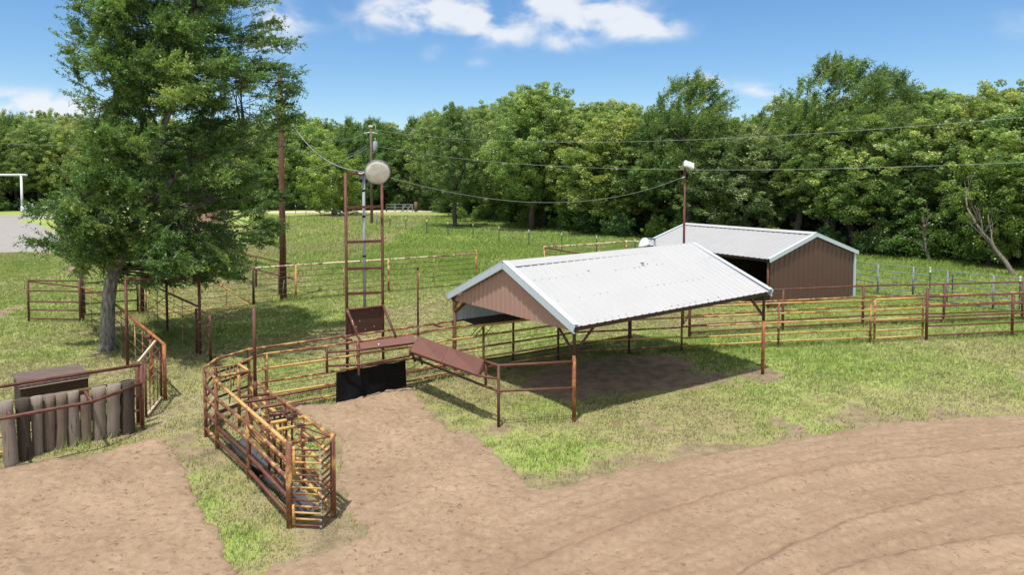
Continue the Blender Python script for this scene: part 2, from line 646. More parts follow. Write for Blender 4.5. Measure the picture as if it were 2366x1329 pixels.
def gx(lo, hi, c0, c1, step, grow):
    a = list(np.arange(c0, c1, step))
    q, s = c1, step
    while q < hi:
        a.append(q)
        s *= grow
        q += s
    a.append(hi)
    q, s = c0, step
    b = []
    while True:
        s *= grow
        q -= s
        if q <= lo:
            break
        b.append(q)
    b.append(lo)
    return np.array(sorted(b + a))


xs = gx(-1500, 1500, -34, 34, 0.3, 1.10)
ys = gx(-400, 3000, 8, 60, 0.3, 1.10)


# foot of the wood, measured along the photo: (px, row of the ground line)
BX = [-300, 0, 400, 700, 900, 1000, 1100, 1200, 1300, 1400, 1600, 1800, 2000, 2200, 2366, 2700]
BY = [489, 488, 486, 485, 486, 490, 500, 518, 532, 544, 560, 574, 588, 602, 622, 655]


def soil_lush(X, Y):
    n1 = fbm(X, Y, 3.2, 4, 11)
    n2 = fbm(X, Y, 0.9, 3, 31)
    e = (n1 - 0.5) * 1.6 + (n2 - 0.5) * 0.9
    soil = np.zeros_like(X)
    for poly, soft, wob in ((SHADEDIRT, 0.8, 0.8), (PATH1, 0.5, 0.8), (PATH2, 1.2, 2.0)):
        soil = np.maximum(soil, np.clip((sdist(X, Y, poly) + e * wob) / soft + 0.15, 0, 1))
    # worn soil beside the arena edge and bare spots in the grass
    sa = sdist(X, Y, ARENA)
    soil = np.maximum(soil, np.clip((sa + 0.75 + e * 2.6) / 0.7, 0, 1) * 0.72)
    soil = np.maximum(soil, np.clip((n1 * 0.6 + n2 * 0.4 - 0.60) * 8, 0, 1) * 0.7 * (Y < 40))
    for (px, py, r) in ((1505, 985, .5), (1152, 990, .5), (1762, 868, .9), (1326, 978, .5), (247, 812, 1.0), (330, 995, .7), (2140, 790, .5), (1595, 780, .5), (425, 1012, .7), (700, 660, .8)):
        g = pg(px, py)
        soil = np.maximum(soil, np.clip(1.15 - np.hypot(X - g.x, (Y - g.y) * 0.8) / r + e * 0.8, 0, 1) * 0.85)
    lush = 0.40 + (fbm(X, Y, 7, 3, 51) - 0.5) * 0.75 + (n1 - 0.5) * 0.40
    lush = lush + np.clip((Y - 30) / 14, 0, 1) * 0.32 * (X > -12)
    lush = lush + np.clip((Y - 20) / 10, 0, 1) * 0.12
    for (px, py, r, k) in ((1950, 850, 3.2, .30), (1640, 800, 2.2, .3), (700, 740, 3.0, .35), (1250, 800, 2.5, .30), (1230, 1050, 1.2, .10), (575, 1262, .55, .30), (430, 1085, .5, .3), (470, 1165, .5, .28), (520, 1240, .5, .25), (600, 1130, 1.2, -.22), (560, 1060, 1.2, -.15), (700, 1250, 1.0, -.2),
                           (150, 870, 2.5, -.12), (100, 640, 5, -.13), (600, 860, 2.0, .2), (420, 780, 2.6, .3), (440, 960, 2, -.2), (1850, 720, 5, .15), (1240, 940, .8, .25), (1500, 1010, 2.0, -.12), (1150, 960, 1.2, -.10)):
        g = pg(px, py)
        lush = lush + k * np.exp(-((X - g.x) ** 2 + (Y - g.y) ** 2) / r ** 2)
    for (px, py, r) in ((545, 1215, .9), (570, 1290, .6), (590, 1340, .5), (480, 1120, .6)):      # grass tongue between the dirt patches
        g = pg(px, py)
        w_ = np.exp(-((X - g.x) ** 2 + (Y - g.y) ** 2) / r ** 2)
        soil = soil * (1 - .9 * w_)
        lush = lush - .04 * w_
    dB = CAM_H * FPX / (np.interp(W / 2 + FPX * X / np.maximum(Y, 1), BX, BY) - HOR)
    soil = np.maximum(soil, np.clip((Y - dB - 1.0 + e * 3) / 4, 0, 1) * .95 * (Y > 30))      # leaf litter under the trees
    return np.clip(soil, 0, 1), np.clip(lush, 0, 1)


X, Y = np.meshgrid(xs, ys)
soil, lush = soil_lush(X, Y)
Zg = (fbm(X, Y, 1.2, 3, 71) - 0.5) * 0.02 - 0.004
nx, ny = len(xs), len(ys)
idx = np.arange(nx * ny).reshape(ny, nx)
F = np.stack([idx[:-1, :-1], idx[:-1, 1:], idx[1:, 1:], idx[1:, :-1]], -1).reshape(-1, 4)
GREEN1, GREEN2, STRAW1, STRAW2 = (0.165, 0.262, 0.044), (0.295, 0.372, 0.105), (0.30, 0.282, 0.128), (0.335, 0.288, 0.172)
SOIL1, SOIL2 = (0.23, 0.168, 0.118), (0.36, 0.272, 0.195)


def turf(t, a_soil, a_lush, blade=None):
    n = t.noise(t.pos, 2.5, 5, 0.6)
    f = t.noise(t.pos, 18, 4, 0.65)
    v = t.math('ADD', a_lush, t.math('MULTIPLY', t.math('SUBTRACT', n, 0.5), 0.7))
    v = t.math('ADD', v, t.math('MULTIPLY', t.math('SUBTRACT', blade if blade is not None else f, 0.5), 0.55 if blade is not None else 0.5))
    c = t.ramp(v, [(0.08, STRAW2), (0.36, STRAW1), (0.58, GREEN2), (0.95, GREEN1)])
    if a_soil is not None:
        sc_ = t.mix(t.math('MULTIPLY', t.maprange(n, 0.40, 0.62), 0.7), t.mix(f, SOIL1, SOIL2), (0.13, 0.098, 0.072))
        s = t.math('ADD', a_soil, t.math('MULTIPLY', t.math('SUBTRACT', f, 0.5), 1.1))
        k = t.maprange(s, 0.35, 0.75)
        c = t.mix(k, c, sc_)
    return c, f


t = NT('grass_ground', 0.95, spec=0.1)
c, f = turf(t, t.attr('soil'), t.attr('lush'))
t.color(t.mix(1.0, c, (0.84, 0.84, 0.80), 'MULTIPLY')).bump(f, 0.6, 0.05)
M['turf'] = t.m
ground = structure(np_mesh('ground', np.stack([X, Y, Zg], -1).reshape(-1, 3), F, M['turf'], {'soil': soil.ravel(), 'lush': lush.ravel()}, smooth=True))

# ---- ploughed arena dirt, real clods and drag ridges
dx = 0.045
ax, ay = np.arange(-17.5, 24, dx), np.arange(6.5, 20, dx)
X, Y = np.meshgrid(ax, ay)
sd = sdist(X, Y, ARENA)
edge = sd + (fbm(X, Y, 0.9, 4, 5) - 0.5) * 0.45 + (fbm(X, Y, 0.22, 3, 6) - 0.5) * 0.25
RID = [[(2700, 1015), (2366, 1043), (1981, 1083), (1800, 1118), (1635, 1163), (1500, 1208), (1404, 1244), (1300, 1285), (1150, 1360)],
       [(2700, 1085), (2366, 1128), (2200, 1155), (2068, 1186), (1950, 1228), (1866, 1267), (1750, 1322), (1600, 1420)],
       [(2700, 1195), (2366, 1250), (2230, 1268), (2097, 1291), (1953, 1330), (1800, 1400)]]
RID = [P2(r) for r in RID]
lanes = np.clip((X + 2.0 - (Y - 12) * 0.2) / 3, 0, 1)          # harrowed part of the arena, to the right
dA = ldist(X, Y, RID[0])
wob = (fbm(X, Y, 1.0, 3, 8) - 0.5)
along = X + Y * 0.3
groove = np.abs(vnoise(dA / 0.10 + wob * 0.7, along / 5.0, 1.0, 9) - 0.5)
clod = fbm(X, Y, 0.34, 3, 12)
fine = fbm(X, Y, 0.13, 2, 21)
h = (fbm(X, Y, 2.2, 3, 3) - 0.5) * 0.03
rough_l = 1 - lanes * 0.55
h += rough_l * ((clod - 0.5) * 0.06 + np.clip(clod - 0.56, 0, 1) * 0.20 + (fine - 0.5) * 0.075)
h += lanes * (groove * 0.024 + (fine - 0.5) * 0.022)
# small scattered clods
spec = vnoise(X, Y, 0.12, 77)
h += np.clip(spec - 0.78, 0, 1) * 0.22 * (0.45 + 0.55 * rough_l)
ridge_shade = np.zeros_like(X)  # painted shade mask: dark stripe and soft band along each drag ridge
for r in RID:
    d = ldist(X, Y, r) + wob * 0.14
    h += np.where(d > 0, np.exp(-(d / 0.33) ** 2), np.exp(-(d / 0.07) ** 2)) * 0.065
    h -= np.exp(-((d + 0.19) / 0.10) ** 2) * 0.035
    ridge_shade = np.maximum(ridge_shade, np.exp(-((d + .05) / 0.07) ** 2) * (0.45 + 0.9 * vnoise(X, Y, .5, 15)) + 0.35 * np.exp(-((d + .3) / 0.3) ** 2))
Zd = np.where(edge > 0, np.maximum(0.006, 0.016 + np.clip(edge * 0.12, 0, 0.03) + h * np.clip(edge * 3, 0.15, 1)), -0.06 + np.clip(edge, -0.5, 0) * 0.1)
nx, ny = len(ax), len(ay)
idx = np.arange(nx * ny).reshape(ny, nx)
F = np.stack([idx[:-1, :-1], idx[:-1, 1:], idx[1:, 1:], idx[1:, :-1]], -1).reshape(-1, 4)
keep = (edge.ravel()[F].max(1) > -0.15)
t = NT('arena_dirt', 0.97, spec=0.1)
n1 = t.maprange(t.noise(t.pos, 0.55, 6, 0.65), 0.3, 0.7)
n2 = t.noise(t.pos, 9, 5, 0.65)
n3 = t.noise(t.pos, 45, 4, 0.7)
c = t.mix(n1, (0.236, 0.172, 0.115), (0.325, 0.243, 0.167))
c = t.mix(t.maprange(n2, 0.38, 0.66), t.mix(1.0, c, (0.84, 0.80, 0.77), 'MULTIPLY'), c)
c = t.mix(t.maprange(n3, 0.62, 0.72), c, (0.20, 0.12, 0.075))
n4 = t.noise(t.mapping(t.pos, (1.0, 1.6, 1.0)), 8, 4, 0.72, 0.5)
c = t.mix(t.math('MULTIPLY', t.maprange(n4, 0.585, 0.635), t.maprange(t.attr('rough'), 0.4, 1.0, 0.75, 0.95)), c, (0.135, 0.084, 0.054))
c = t.mix(t.math('MULTIPLY', t.maprange(n4, 0.44, 0.32), 0.35), c, (0.34, 0.255, 0.175))
c = t.mix(t.math('MULTIPLY', t.attr('rake'), 0.55, True), c, (0.19, 0.125, 0.082))
c = t.mix(t.math('MULTIPLY', t.attr('line'), 0.48, True), c, (0.15, 0.094, 0.062))  # relief shade of the drag ridges, put into the dirt colour
t.color(c).bump(t.math('ADD', t.math('MULTIPLY', n2, 0.45), n3), 0.7, 0.014)
M['dirt'] = t.m
structure(np_mesh('arena_dirt', np.stack([X, Y, Zd], -1).reshape(-1, 3), F[keep], M['dirt'], {'rough': rough_l.ravel(), 'line': ridge_shade.ravel(), 'rake': (lanes * groove * 2).ravel()}, smooth=True))


# ---- gravel drive and far dirt road
def sheet(name, poly, z, mat, res, x0, x1, y0, y1, wobble):
    X, Y = np.meshgrid(np.arange(x0, x1, res), np.arange(y0, y1, res))
    e = sdist(X, Y, poly) + (fbm(X, Y, 4, 3, 91) - 0.5) * wobble
    nx, ny = X.shape[1], X.shape[0]
    idx = np.arange(nx * ny).reshape(ny, nx)
    F = np.stack([idx[:-1, :-1], idx[:-1, 1:], idx[1:, 1:], idx[1:, :-1]], -1).reshape(-1, 4)
    Zs = np.where(e > 0, z + (fbm(X, Y, 1.5, 2, 4) - 0.5) * 0.03, -0.05)
    return structure(np_mesh(name, np.stack([X, Y, Zs], -1).reshape(-1, 3), F[e.ravel()[F].max(1) > -0.1], mat, smooth=True))


t = NT('gravel', 0.95, spec=0.1)
n = t.noise(t.pos, 1.2, 6, 0.7)
t.color(t.mix(n, (0.19, 0.18, 0.17), (0.32, 0.305, 0.29))).bump(t.noise(t.pos, 8, 4), 0.5, 0.05)
M['gravel'] = t.m
sheet('gravel_driveway', GRAVEL, 0.045, M['gravel'], 0.6, -140, -20, 50, 122, 2.0)
t = NT('pale_road', 0.95, spec=0.1)
t.color(t.mix(t.noise(t.pos, 0.6, 5), (0.42, 0.36, 0.28), (0.55, 0.48, 0.38)))
sheet('dirt_road', P2([(560, 492.5), (700, 491), (900, 490), (1150, 489), (1320, 487), (1320, 484.5), (1150, 486), (900, 487), (700, 488), (560, 489.5)]), 0.05, t.m, 0.7, -60, 20, 95, 150, 1.2)

# ---- grass blades: short mown turf, then the tall pasture behind the pens
def blades(name, pts, hgt, wid, lean, lush, label, per=3):
    n = len(pts)
    base = np.repeat(pts, per, 0) + np.concatenate([rng.normal(0, 0.35 * np.mean(hgt), (n * per, 2)), np.zeros((n * per, 1))], 1)
    hh = np.repeat(hgt, per) * rng.uniform(0.55, 1.25, n * per)
    a = rng.uniform(0, 2 * math.pi, n * per)
    ln = rng.uniform(0.1, 1.0, n * per) * lean
    top = base + np.stack([np.cos(a) * ln * hh + 0.25 * lean * hh, np.sin(a) * ln * hh, hh], 1)
    b = a + rng.uniform(0.6, 2.5, n * per)
    sdv = np.stack([np.cos(b), np.sin(b), np.zeros(n * per)], 1) * (np.repeat(wid, per) * 0.5)[:, None]
    base[:, 2] -= 0.01
    v = np.stack([base - sdv, base + sdv, top], 1).reshape(-1, 3)
    f = np.arange(len(v)).reshape(-1, 3)
    o = np_mesh(name, v, f, M['blade'], {'lush': np.repeat(np.repeat(lush, per), 3), 'tone': np.repeat(rng.random(n * per), 3)})
    o['kind'] = 'stuff'
    o['label'] = label
    o['category'] = 'grass'
    return o


t = NT('grass_blade', 0.7, spec=0.15)
c, _ = turf(t, None, t.attr('lush'), t.attr('tone'))
t.color(c)
up_n = t.n.new('ShaderNodeVectorMath')
up_n.operation = 'ADD'
sc_n = t.n.new('ShaderNodeVectorMath')
sc_n.operation = 'SCALE'
sc_n.inputs['Scale'].default_value = 0.30
t.l.new(t.n.new('ShaderNodeNewGeometry').outputs['Normal'], sc_n.inputs[0])
t.l.new(sc_n.outputs[0], up_n.inputs[0])
up_n.inputs[1].default_value = (0, 0, 1)
t.l.new(up_n.outputs[0], t.b.inputs['Normal'])
tr = t.n.new('ShaderNodeBsdfTranslucent')
t.l.new(c, tr.inputs[0])
ms = t.n.new('ShaderNodeMixShader')
ms.inputs[0].default_value = 0.3
t.l.new(t.b.outputs[0], ms.inputs[1])
t.l.new(tr.outputs[0], ms.inputs[2])
t.l.new(ms.outputs[0], t.out.inputs[0])
M['blade'] = t.m


def scatter(n, ylo, yhi, pw=1.0):
    y = ylo + (yhi - ylo) * rng.random(n) ** pw
    x = (rng.random(n) * 2 - 1) * y * 0.80
    return x, y


x, y = scatter(520000, 9.5, 62, 1.0)
sa = sdist(x, y, ARENA) + (fbm(x, y, 0.9, 4, 5) - 0.5) * 0.45 + (fbm(x, y, 0.22, 3, 6) - 0.5) * 0.25
so, lu = soil_lush(x, y)
clump = fbm(x, y, 0.5, 3, 61)
keep = (sa < -0.02 + 0.1 * rng.random(len(x))) & (rng.random(len(x)) > so * 1.05) & (rng.random(len(x)) < 0.35 + clump)
keep &= sdist(x, y, GRAVEL) < -0.3
x, y, lu, clump = x[keep], y[keep], lu[keep], clump[keep]
hg = (0.026 + 0.066 * np.clip(lu, 0.1, 1)) * (0.55 + 0.9 * clump) * (1 + 0.012 * y)
blades('mown_grass', np.stack([x, y, np.zeros_like(x)], 1), hg, 0.006 + 0.0007 * y, 0.75, np.clip(lu + (clump - 0.5) * 0.3, 0, 1), 'short mown green and straw grass around the pens')
x, y = scatter(165000, 33, 125, 1.25)
edge_far = np.interp(x / np.maximum(y, 1), [-0.3, 0.0, 0.3], [40, 46, 42])
keep = (x > -0.36 * y - 1) & ((y > 41) | (x > 19.5 + (40 - y) * .2)) & (sdist(x, y, GRAVEL) < -1) & (y < 112)
pen = pg(1100, 657)
keep &= ~((x < pen.x) & (y < pen.y + 2))
x, y = x[keep], y[keep]
so, lu = soil_lush(x, y)
keep = so < .5
x, y, lu = x[keep], y[keep], lu[keep]
cl = fbm(x, y, 2.5, 4, 62)
hg = 0.10 + 0.34 * cl
blades('pasture_grass', np.stack([x, y, np.zeros_like(x)], 1), hg, 0.022 + 0.0006 * y, 0.8, np.clip(lu + 0.06 + (cl - 0.5) * 0.7, 0, 1), 'tall green pasture grass running back to the wood', 3)
# ------------------------------------------------------------------ steel shelter over the roping box
FL, FR, BL = pg(1326, 975), pg(1762, 865), Vector((-1.73, 20.3, 0))
BR = FR + BL - FL
U1 = (FR - FL).normalized()
N1 = (BL - FL).normalized()


def ribbed(mb, o, along, across, pitch=0.23, rib=0.024, th=0.0, mi=0, n=(0, 0, 1)):
    """ribbed sheet: origin o, vector along (ribs repeat this way), vector across (ribs run this way)"""
    o, along, across, n = Vector(o), Vector(along), Vector(across), Vector(n)
    L = along.length
    a = along / L
    prof = []
    x = 0.0
    while x < L - 1e-6:
        e = min(x + pitch, L)
        for (fx, hh) in ((0.0, 0), (pitch * 0.70, 0), (pitch * 0.78, rib), (pitch * 0.90, rib), (pitch * 0.98, 0)):
            if x + fx <= L:
                prof.append((x + fx, hh))
        x = e
    prof.append((L, 0))
    r0 = [o + a * p + n * q for p, q in prof]
    r1 = [v + across for v in r0]
    mb.quadstrip([r0, r1], close=False, cap=False, mi=mi, smooth=False)
    return mb


def gable_sheet(mb, A, B, apex_h, eave_h, base_fn, out, pitch=0.21, rib=0.02):
    """ribbed gable panel between ground points A, B"""
    L = (B - A).length
    a = (B - A) / L
    prof = []
    x = 0.0
    while x < L - 1e-6:
        for fx, hh in ((0, 0), (pitch * .70, 0), (pitch * .79, rib), (pitch * .91, rib), (pitch * .99, 0)):
            if x + fx < L:
                prof.append((x + fx, hh))
        x += pitch
    prof.append((L, 0))
    if not any(abs(p[0] - L / 2) < 1e-4 for p in prof):
        prof.append((L / 2, 0))
        prof.sort()
    lo, hi = [], []
    for p, q in prof:
        b = A + a * p + out * q
        top = eave_h[0] + (apex_h - eave_h[0]) * p / (L / 2) if p <= L / 2 else eave_h[1] + (apex_h - eave_h[1]) * (L - p) / (L / 2)
        lo.append(at(b, base_fn(p / L)))
        hi.append(at(b, max(top, base_fn(p / L) + 0.002)))
    mb.quadstrip([lo, hi], close=False, cap=False, smooth=False)
    return mb


shel = thing('livestock_shelter', 'open pole shelter with pale ribbed metal roof and a brown gable end', 'shelter', FL)
EL, ER, RL, RR = 2.34, 2.52, 3.58, 3.70        # eave and ridge heights, near and far gable
ov = 0.14
gl, gr = FL - U1 * ov, FR + U1 * ov
nl, nr = BL - U1 * ov, BR + U1 * ov
ml, mr_ = (gl + nl) / 2, (gr + nr) / 2
for side, (e0, e1) in (('f', (gl, gr)), ('b', (nl, nr))):
    outv = -N1 if side == 'f' else N1
    a0, a1 = at(e0 + outv * 0.16, EL), at(e1 + outv * 0.16, ER)
    b0, b1 = at(ml, RL), at(mr_, RR)
    nrm = (a1 - a0).cross(b0 - a0).normalized()
    if nrm.z < 0:
        nrm = -nrm
    mb = MB()
    ribbed(mb, a0, a1 - a0, b0 - a0, 0.25, 0.020, n=nrm)
    for row in (0.04, 0.36, 0.68):
        for k in range(32):
            u = (k + 0.5) / 32
            if random.random() < 0.30:
                continue
            c = a0 + (a1 - a0) * u + (b0 - a0) * (row + random.uniform(-.006, .006)) + nrm * 0.004
            r = random.choice((0.007, 0.009, 0.010, 0.014))
            mb.box(c, U1 * r, nrm.cross(U1) * r, nrm * 0.006, 1)
    if side == 'f':
        for (u, w, r) in ((0.57, 0.70, .035), (0.583, 0.735, .045), (0.60, 0.715, .02), (0.30, 0.725, .03)):
            mb.box(a0 + (a1 - a0) * u + (b0 - a0) * w + nrm * 0.005, U1 * r * 1.4, nrm.cross(U1) * r * .7, nrm * 0.006, 1)
    mb.build('roof_sheet', [M['roof'], M['screw']], shel)
# ridge cap: bent strip standing on the ribs
mb = MB()
wv = at(N1 * 0.26, 0)
dz_ = -0.26 * (RL - EL) / (2.68 + .16)
for z0, off in ((0.046, 0),):
    ring = []
    for e, rz in ((ml - U1 * 0.02, RL), (mr_ + U1 * 0.02, RR)):
        ring.append([at(e, rz + z0 + dz_) - wv, at(e, rz + z0 + dz_ - .012) - wv * 1.01, at(e, rz + z0 + .02), at(e, rz + z0 + dz_ - .012) + wv * 1.01, at(e, rz + z0 + dz_) + wv])
    mb.quadstrip(ring, close=False, cap=False, smooth=False)
mb.build('ridge_cap', M['roof'], shel)
# barge trim on both gables
for e0, e1, m_, ez, rz, sgn in ((gl, nl, ml, EL, RL, -1), (gr, nr, mr_, ER, RR, 1)):
    mb = MB()
    for e, o_ in ((e0, -N1), (e1, N1)):
        a = at(e + o_ * 0.17 + U1 * sgn * 0.02, ez - 0.055)
        b = at(m_ + U1 * sgn * 0.02, rz - 0.045)
        mb.beam(a, b, 0.03, 0.17)
        up = Vector((0, 0, 0.112))
        mb.beam(a + up - U1 * sgn * 0.07, b + up - U1 * sgn * 0.07, 0.17, 0.018)
        mb.beam(a - up * .8 - U1 * sgn * 0.02, b - up * .8 - U1 * sgn * 0.02, 0.05, 0.016)
    mb.build('barge_trim', M['trim'], shel)
# gable sheets
mb = MB()
gable_sheet(mb, FL - U1 * .03 - N1 * 0.05, BL - U1 * .03 + N1 * 0.05, RL - 0.13, (EL - 0.10, EL - 0.10), lambda f: EL - 0.14, -U1)
mb.build('gable_sheet', M['brown'], shel)
mb = MB()
gable_sheet(mb, FR + U1 * .03 - N1 * .05, BR + U1 * .03 + N1 * .05, RR - 0.13, (ER - 0.10, ER - 0.10), lambda f: ER - 0.14, U1)
mb.build('gable_sheet', M['brown'], shel)
# back wall
mb = MB()
ribbed(mb, at(BL + N1 * 0.08 - U1 * 0.03, 1.56), U1 * ((BR - BL).length + .06), Vector((0, 0, 0.74)), 0.23, 0.02, n=N1)
mb.build('back_wall', M['greywall'], shel)
# posts, braces and framing
for b, ez, mt in ((FL, EL, 'orange'), (FR, ER, 'orange'), (BL, EL, 'yrust'), (BR, ER, 'rust')):
    pipe('post', [at(b, -0.1), at(b, 1.62 if mt == 'orange' else ez - 0.06)], 0.049, M[mt], shel)
    if mt == 'orange':
        pipe('post_head', [at(b, 1.62), at(b, ez - 0.05)], 0.042, M['dark'], shel)


def brace(p, q, mt='dark', r=0.034):
    pipe('brace', [p, q], r, M[mt], shel)


brace(at(FL, 1.66), at(FL + U1 * 0.62, EL - .10))
brace(at(FL, 1.66), at(FL + N1 * 0.62, EL - .10))
brace(at(FR, 1.74), at(FR - U1 * 0.62, ER - .12), 'rust')
brace(at(FR, 1.74), at(FR + N1 * 0.62, ER - .12), 'rust')
brace(at(BL, 1.88), at(BL - N1 * 0.45, EL - .10), 'yellow', 0.05)
brace(at(BL, 1.80), at(BL + U1 * 0.6, EL - .10), 'rust')
brace(at(BR, 1.80), at(BR - U1 * 0.6, ER - .10), 'rust')
for b0, b1 in ((FL, FR), (BL, BR)):
    mb = MB()
    mb.beam(at(b0 - U1 * .1, EL - 0.08), at(b1 + U1 * .1, ER - 0.08), 0.08, 0.12)
    mb.build('eave_beam', M['dark'], shel)
for k in range(4):
    f = k / 3
    e0, e1 = FL.lerp(FR, f) + U1 * (0.08 if k == 0 else -.08 if k == 3 else 0), BL.lerp(BR, f) + U1 * (0.08 if k == 0 else -.08 if k == 3 else 0)
    ez, rz = EL + (ER - EL) * f, RL + (RR - RL) * f
    mb = MB()
    mb.beam(at(e0, ez - .11), at((e0 + e1) / 2, rz - .11), 0.05, 0.10)
    mb.beam(at(e1, ez - .11), at((e0 + e1) / 2, rz - .11), 0.05, 0.10)
    mb.beam(at(e0, ez - .10), at(e1, ez - .10), 0.05, 0.08)
    mb.build('rafter', M['dark'], shel)

# ------------------------------------------------------------------ brown barn behind
S1, S2 = pg(1778, 714), pg(1972, 685)
GA = (S2 - S1).normalized()
LA = Vector((-GA.y, GA.x, 0))
S3, S4 = S1 + LA * 8.3, S2 + LA * 8.3
barn = thing('horse_barn', 'dark brown metal barn with pale roof and an open dark front, below the trees', 'barn', S1)
BE, BRZ = 2.30, 3.30
mb = MB()
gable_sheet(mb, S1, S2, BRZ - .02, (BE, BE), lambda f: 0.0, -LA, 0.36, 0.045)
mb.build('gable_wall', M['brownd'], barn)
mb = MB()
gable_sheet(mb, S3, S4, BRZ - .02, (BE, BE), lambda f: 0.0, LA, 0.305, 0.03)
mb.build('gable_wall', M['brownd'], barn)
mb = MB()
ribbed(mb, S2 + Z * 0, S4 - S2, Vector((0, 0, BE)), 0.305, 0.03, n=GA)
mb.build('back_wall', M['brownd'], barn)
mb = MB()
for k in range(9):          # board lining inside
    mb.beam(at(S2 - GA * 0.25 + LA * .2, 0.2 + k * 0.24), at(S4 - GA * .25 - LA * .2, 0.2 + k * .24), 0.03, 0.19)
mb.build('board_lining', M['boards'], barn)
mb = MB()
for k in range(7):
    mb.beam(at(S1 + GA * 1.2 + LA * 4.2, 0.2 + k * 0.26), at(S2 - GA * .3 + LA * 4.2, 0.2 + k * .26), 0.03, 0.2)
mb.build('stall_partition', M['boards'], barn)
for e, o_ in ((S1, -GA), (S2, GA)):
    a0, a1 = at(e + o_ * 0.16 - LA * .1, BE - 0.03), at(e + o_ * .16 + LA * 8.4, BE - 0.03)
    b0, b1 = at((S1 + S2) / 2 - LA * .1, BRZ), at((S1 + S2) / 2 + LA * 8.4, BRZ)
    nrm = (a1 - a0).cross(b0 - a0).normalized()
    if nrm.z < 0:
        nrm = -nrm
    mb = MB()
    ribbed(mb, a0, a1 - a0, b0 - a0, 0.305, 0.026, n=nrm)
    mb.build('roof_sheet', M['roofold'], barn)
mb = MB()
ring = []
for e in ((S1 + S2) / 2 - LA * .12, (S1 + S2) / 2 + LA * 8.42):
    w_ = GA * 0.27
    ring.append([at(e, BRZ - .025) - w_, at(e, BRZ + .075), at(e, BRZ - .025) + w_])
mb.quadstrip(ring, close=False, cap=False, smooth=False)
mb.build('ridge_cap', M['roof'], barn)
for k0 in (-0.11, 8.41):
    mb = MB()
    m_ = (S1 + S2) / 2 + LA * k0
    for e, o_ in ((S1, -GA), (S2, GA)):
        a, b = at(e + LA * k0 + o_ * .18, BE - .10), at(m_, BRZ - 0.06)
        mb.beam(a, b, 0.03, 0.16)
        mb.beam(a + Z * .10 + LA * (.06 if k0 < 0 else -.06), b + Z * .10 + LA * (.06 if k0 < 0 else -.06), .15, .018)
    mb.build('barge_trim', M['trim'], barn)
mb = MB()
mb.box(at(S2 - LA * .045 - GA * .02, BE / 2 - .02), GA * .07, LA * .03, Z * (BE / 2 - .04))
mb.build('corner_trim', M['trim'], barn)
for k in (0, 1, 2):
    pipe('post', [at(S1 + LA * (0.1 + 4.05 * k), -.1), at(S1 + LA * (0.1 + 4.05 * k), BE - .05)], 0.06, M['rust'], barn)
mb = MB()
mb.beam(at(S1 + LA * .05, BE - .1), at(S3 - LA * .05, BE - .1), 0.06, 0.14)
mb.build('eave_beam', M['dark'], barn)

# small brown shed behind the elm
q = pg(523, 537)
LSx = Vector((0.905, 0.43, 0)).normalized()
LSy = Vector((-LSx.y, LSx.x, 0))
lsh = thing('tool_shed', 'small brown ribbed metal shed half hidden behind the big elm', 'shed', q)
c0 = q - LSx * 6.0
mb = MB()
gable_sheet(mb, c0, q, 3.5, (2.6, 2.6), lambda f: 0.0, -LSy, 0.3, 0.03)
ribbed(mb, q, LSy * 5, Vector((0, 0, 2.6)), 0.3, 0.03, n=LSx)
ribbed(mb, c0, LSy * 5, Vector((0, 0, 2.6)), 0.3, 0.03, n=-LSx)
gable_sheet(mb, c0 + LSy * 5, q + LSy * 5, 3.5, (2.6, 2.6), lambda f: 0.0, LSy, 0.3, 0.03)
mb.build('wall', M['brown'], lsh)
mb = MB()
mb.slab([at(q + LSx * .2 - LSy * .2, 2.6), at(q + LSx * .2 + LSy * 5.2, 2.6), at((c0 + q) / 2 + LSy * 5.2, 3.6), at((c0 + q) / 2 - LSy * .2, 3.6)], .04)
mb.slab([at(c0 - LSx * .2 + LSy * 5.2, 2.6), at(c0 - LSx * .2 - LSy * .2, 2.6), at((c0 + q) / 2 - LSy * .2, 3.6), at((c0 + q) / 2 + LSy * 5.2, 3.6)], .04)
mb.build('roof', M['brownd'], lsh)
mb = MB()
mb.box(at(q - LSy * .07, 1.3), LSx * .11, LSy * .03, Z * 1.28)
mb.build('corner_trim', M['trim'], lsh)
# ------------------------------------------------------------------ pipe fences
def tops(lst, h):
    """ground points under top-rail pixels at height h"""
    return [at(pg(x, y, h), 0) for x, y in lst]


FENCED = []


def fence(name, label, cat, line, heights, posts, rmat, pmat, top, r=0.036, rr=None, group=None, wires=(), stays=(), wire_r=0.008, topmat=None, endmats=None):
    """line: ground points; heights: pipe rails; posts: ids of line points that carry a post"""
    o = thing(name, label, cat, line[0], group)
    FENCED.append(line)
    for i in posts:
        pm = pmat[i] if isinstance(pmat, dict) and i in pmat else (pmat['*'] if isinstance(pmat, dict) else pmat)
        ph = top[i] if isinstance(top, dict) and i in top else (top['*'] if isinstance(top, dict) else top)
        pipe('post', [at(line[i], -.1), at(line[i], ph)], r * 1.12, M[pm], o)
    for k, h in enumerate(heights):
        m_ = (topmat if (k == 0 and topmat) else rmat)
        m_ = m_[k % len(m_)] if isinstance(m_, (list, tuple)) else m_
        pipe('rail', [at(p, h) for p in line], (rr or r), M[m_], o)
    if wires:
        for h in wires:
            MB().tube([at(p, h) for p in line], wire_r, 5).build('wire', M['wire'], o)
    if stays:
        n_, s_top = stays
        for a, b in zip(line[:-1], line[1:]):
            L = (b - a).length
            m = max(1, int(L / n_))
            for k in range(1, m):
                p = a.lerp(b, k / m)
                MB().tube([at(p, 0.02), at(p, s_top)], wire_r * 1.4, 5).build('stay', M['yworn'], o)
    return o


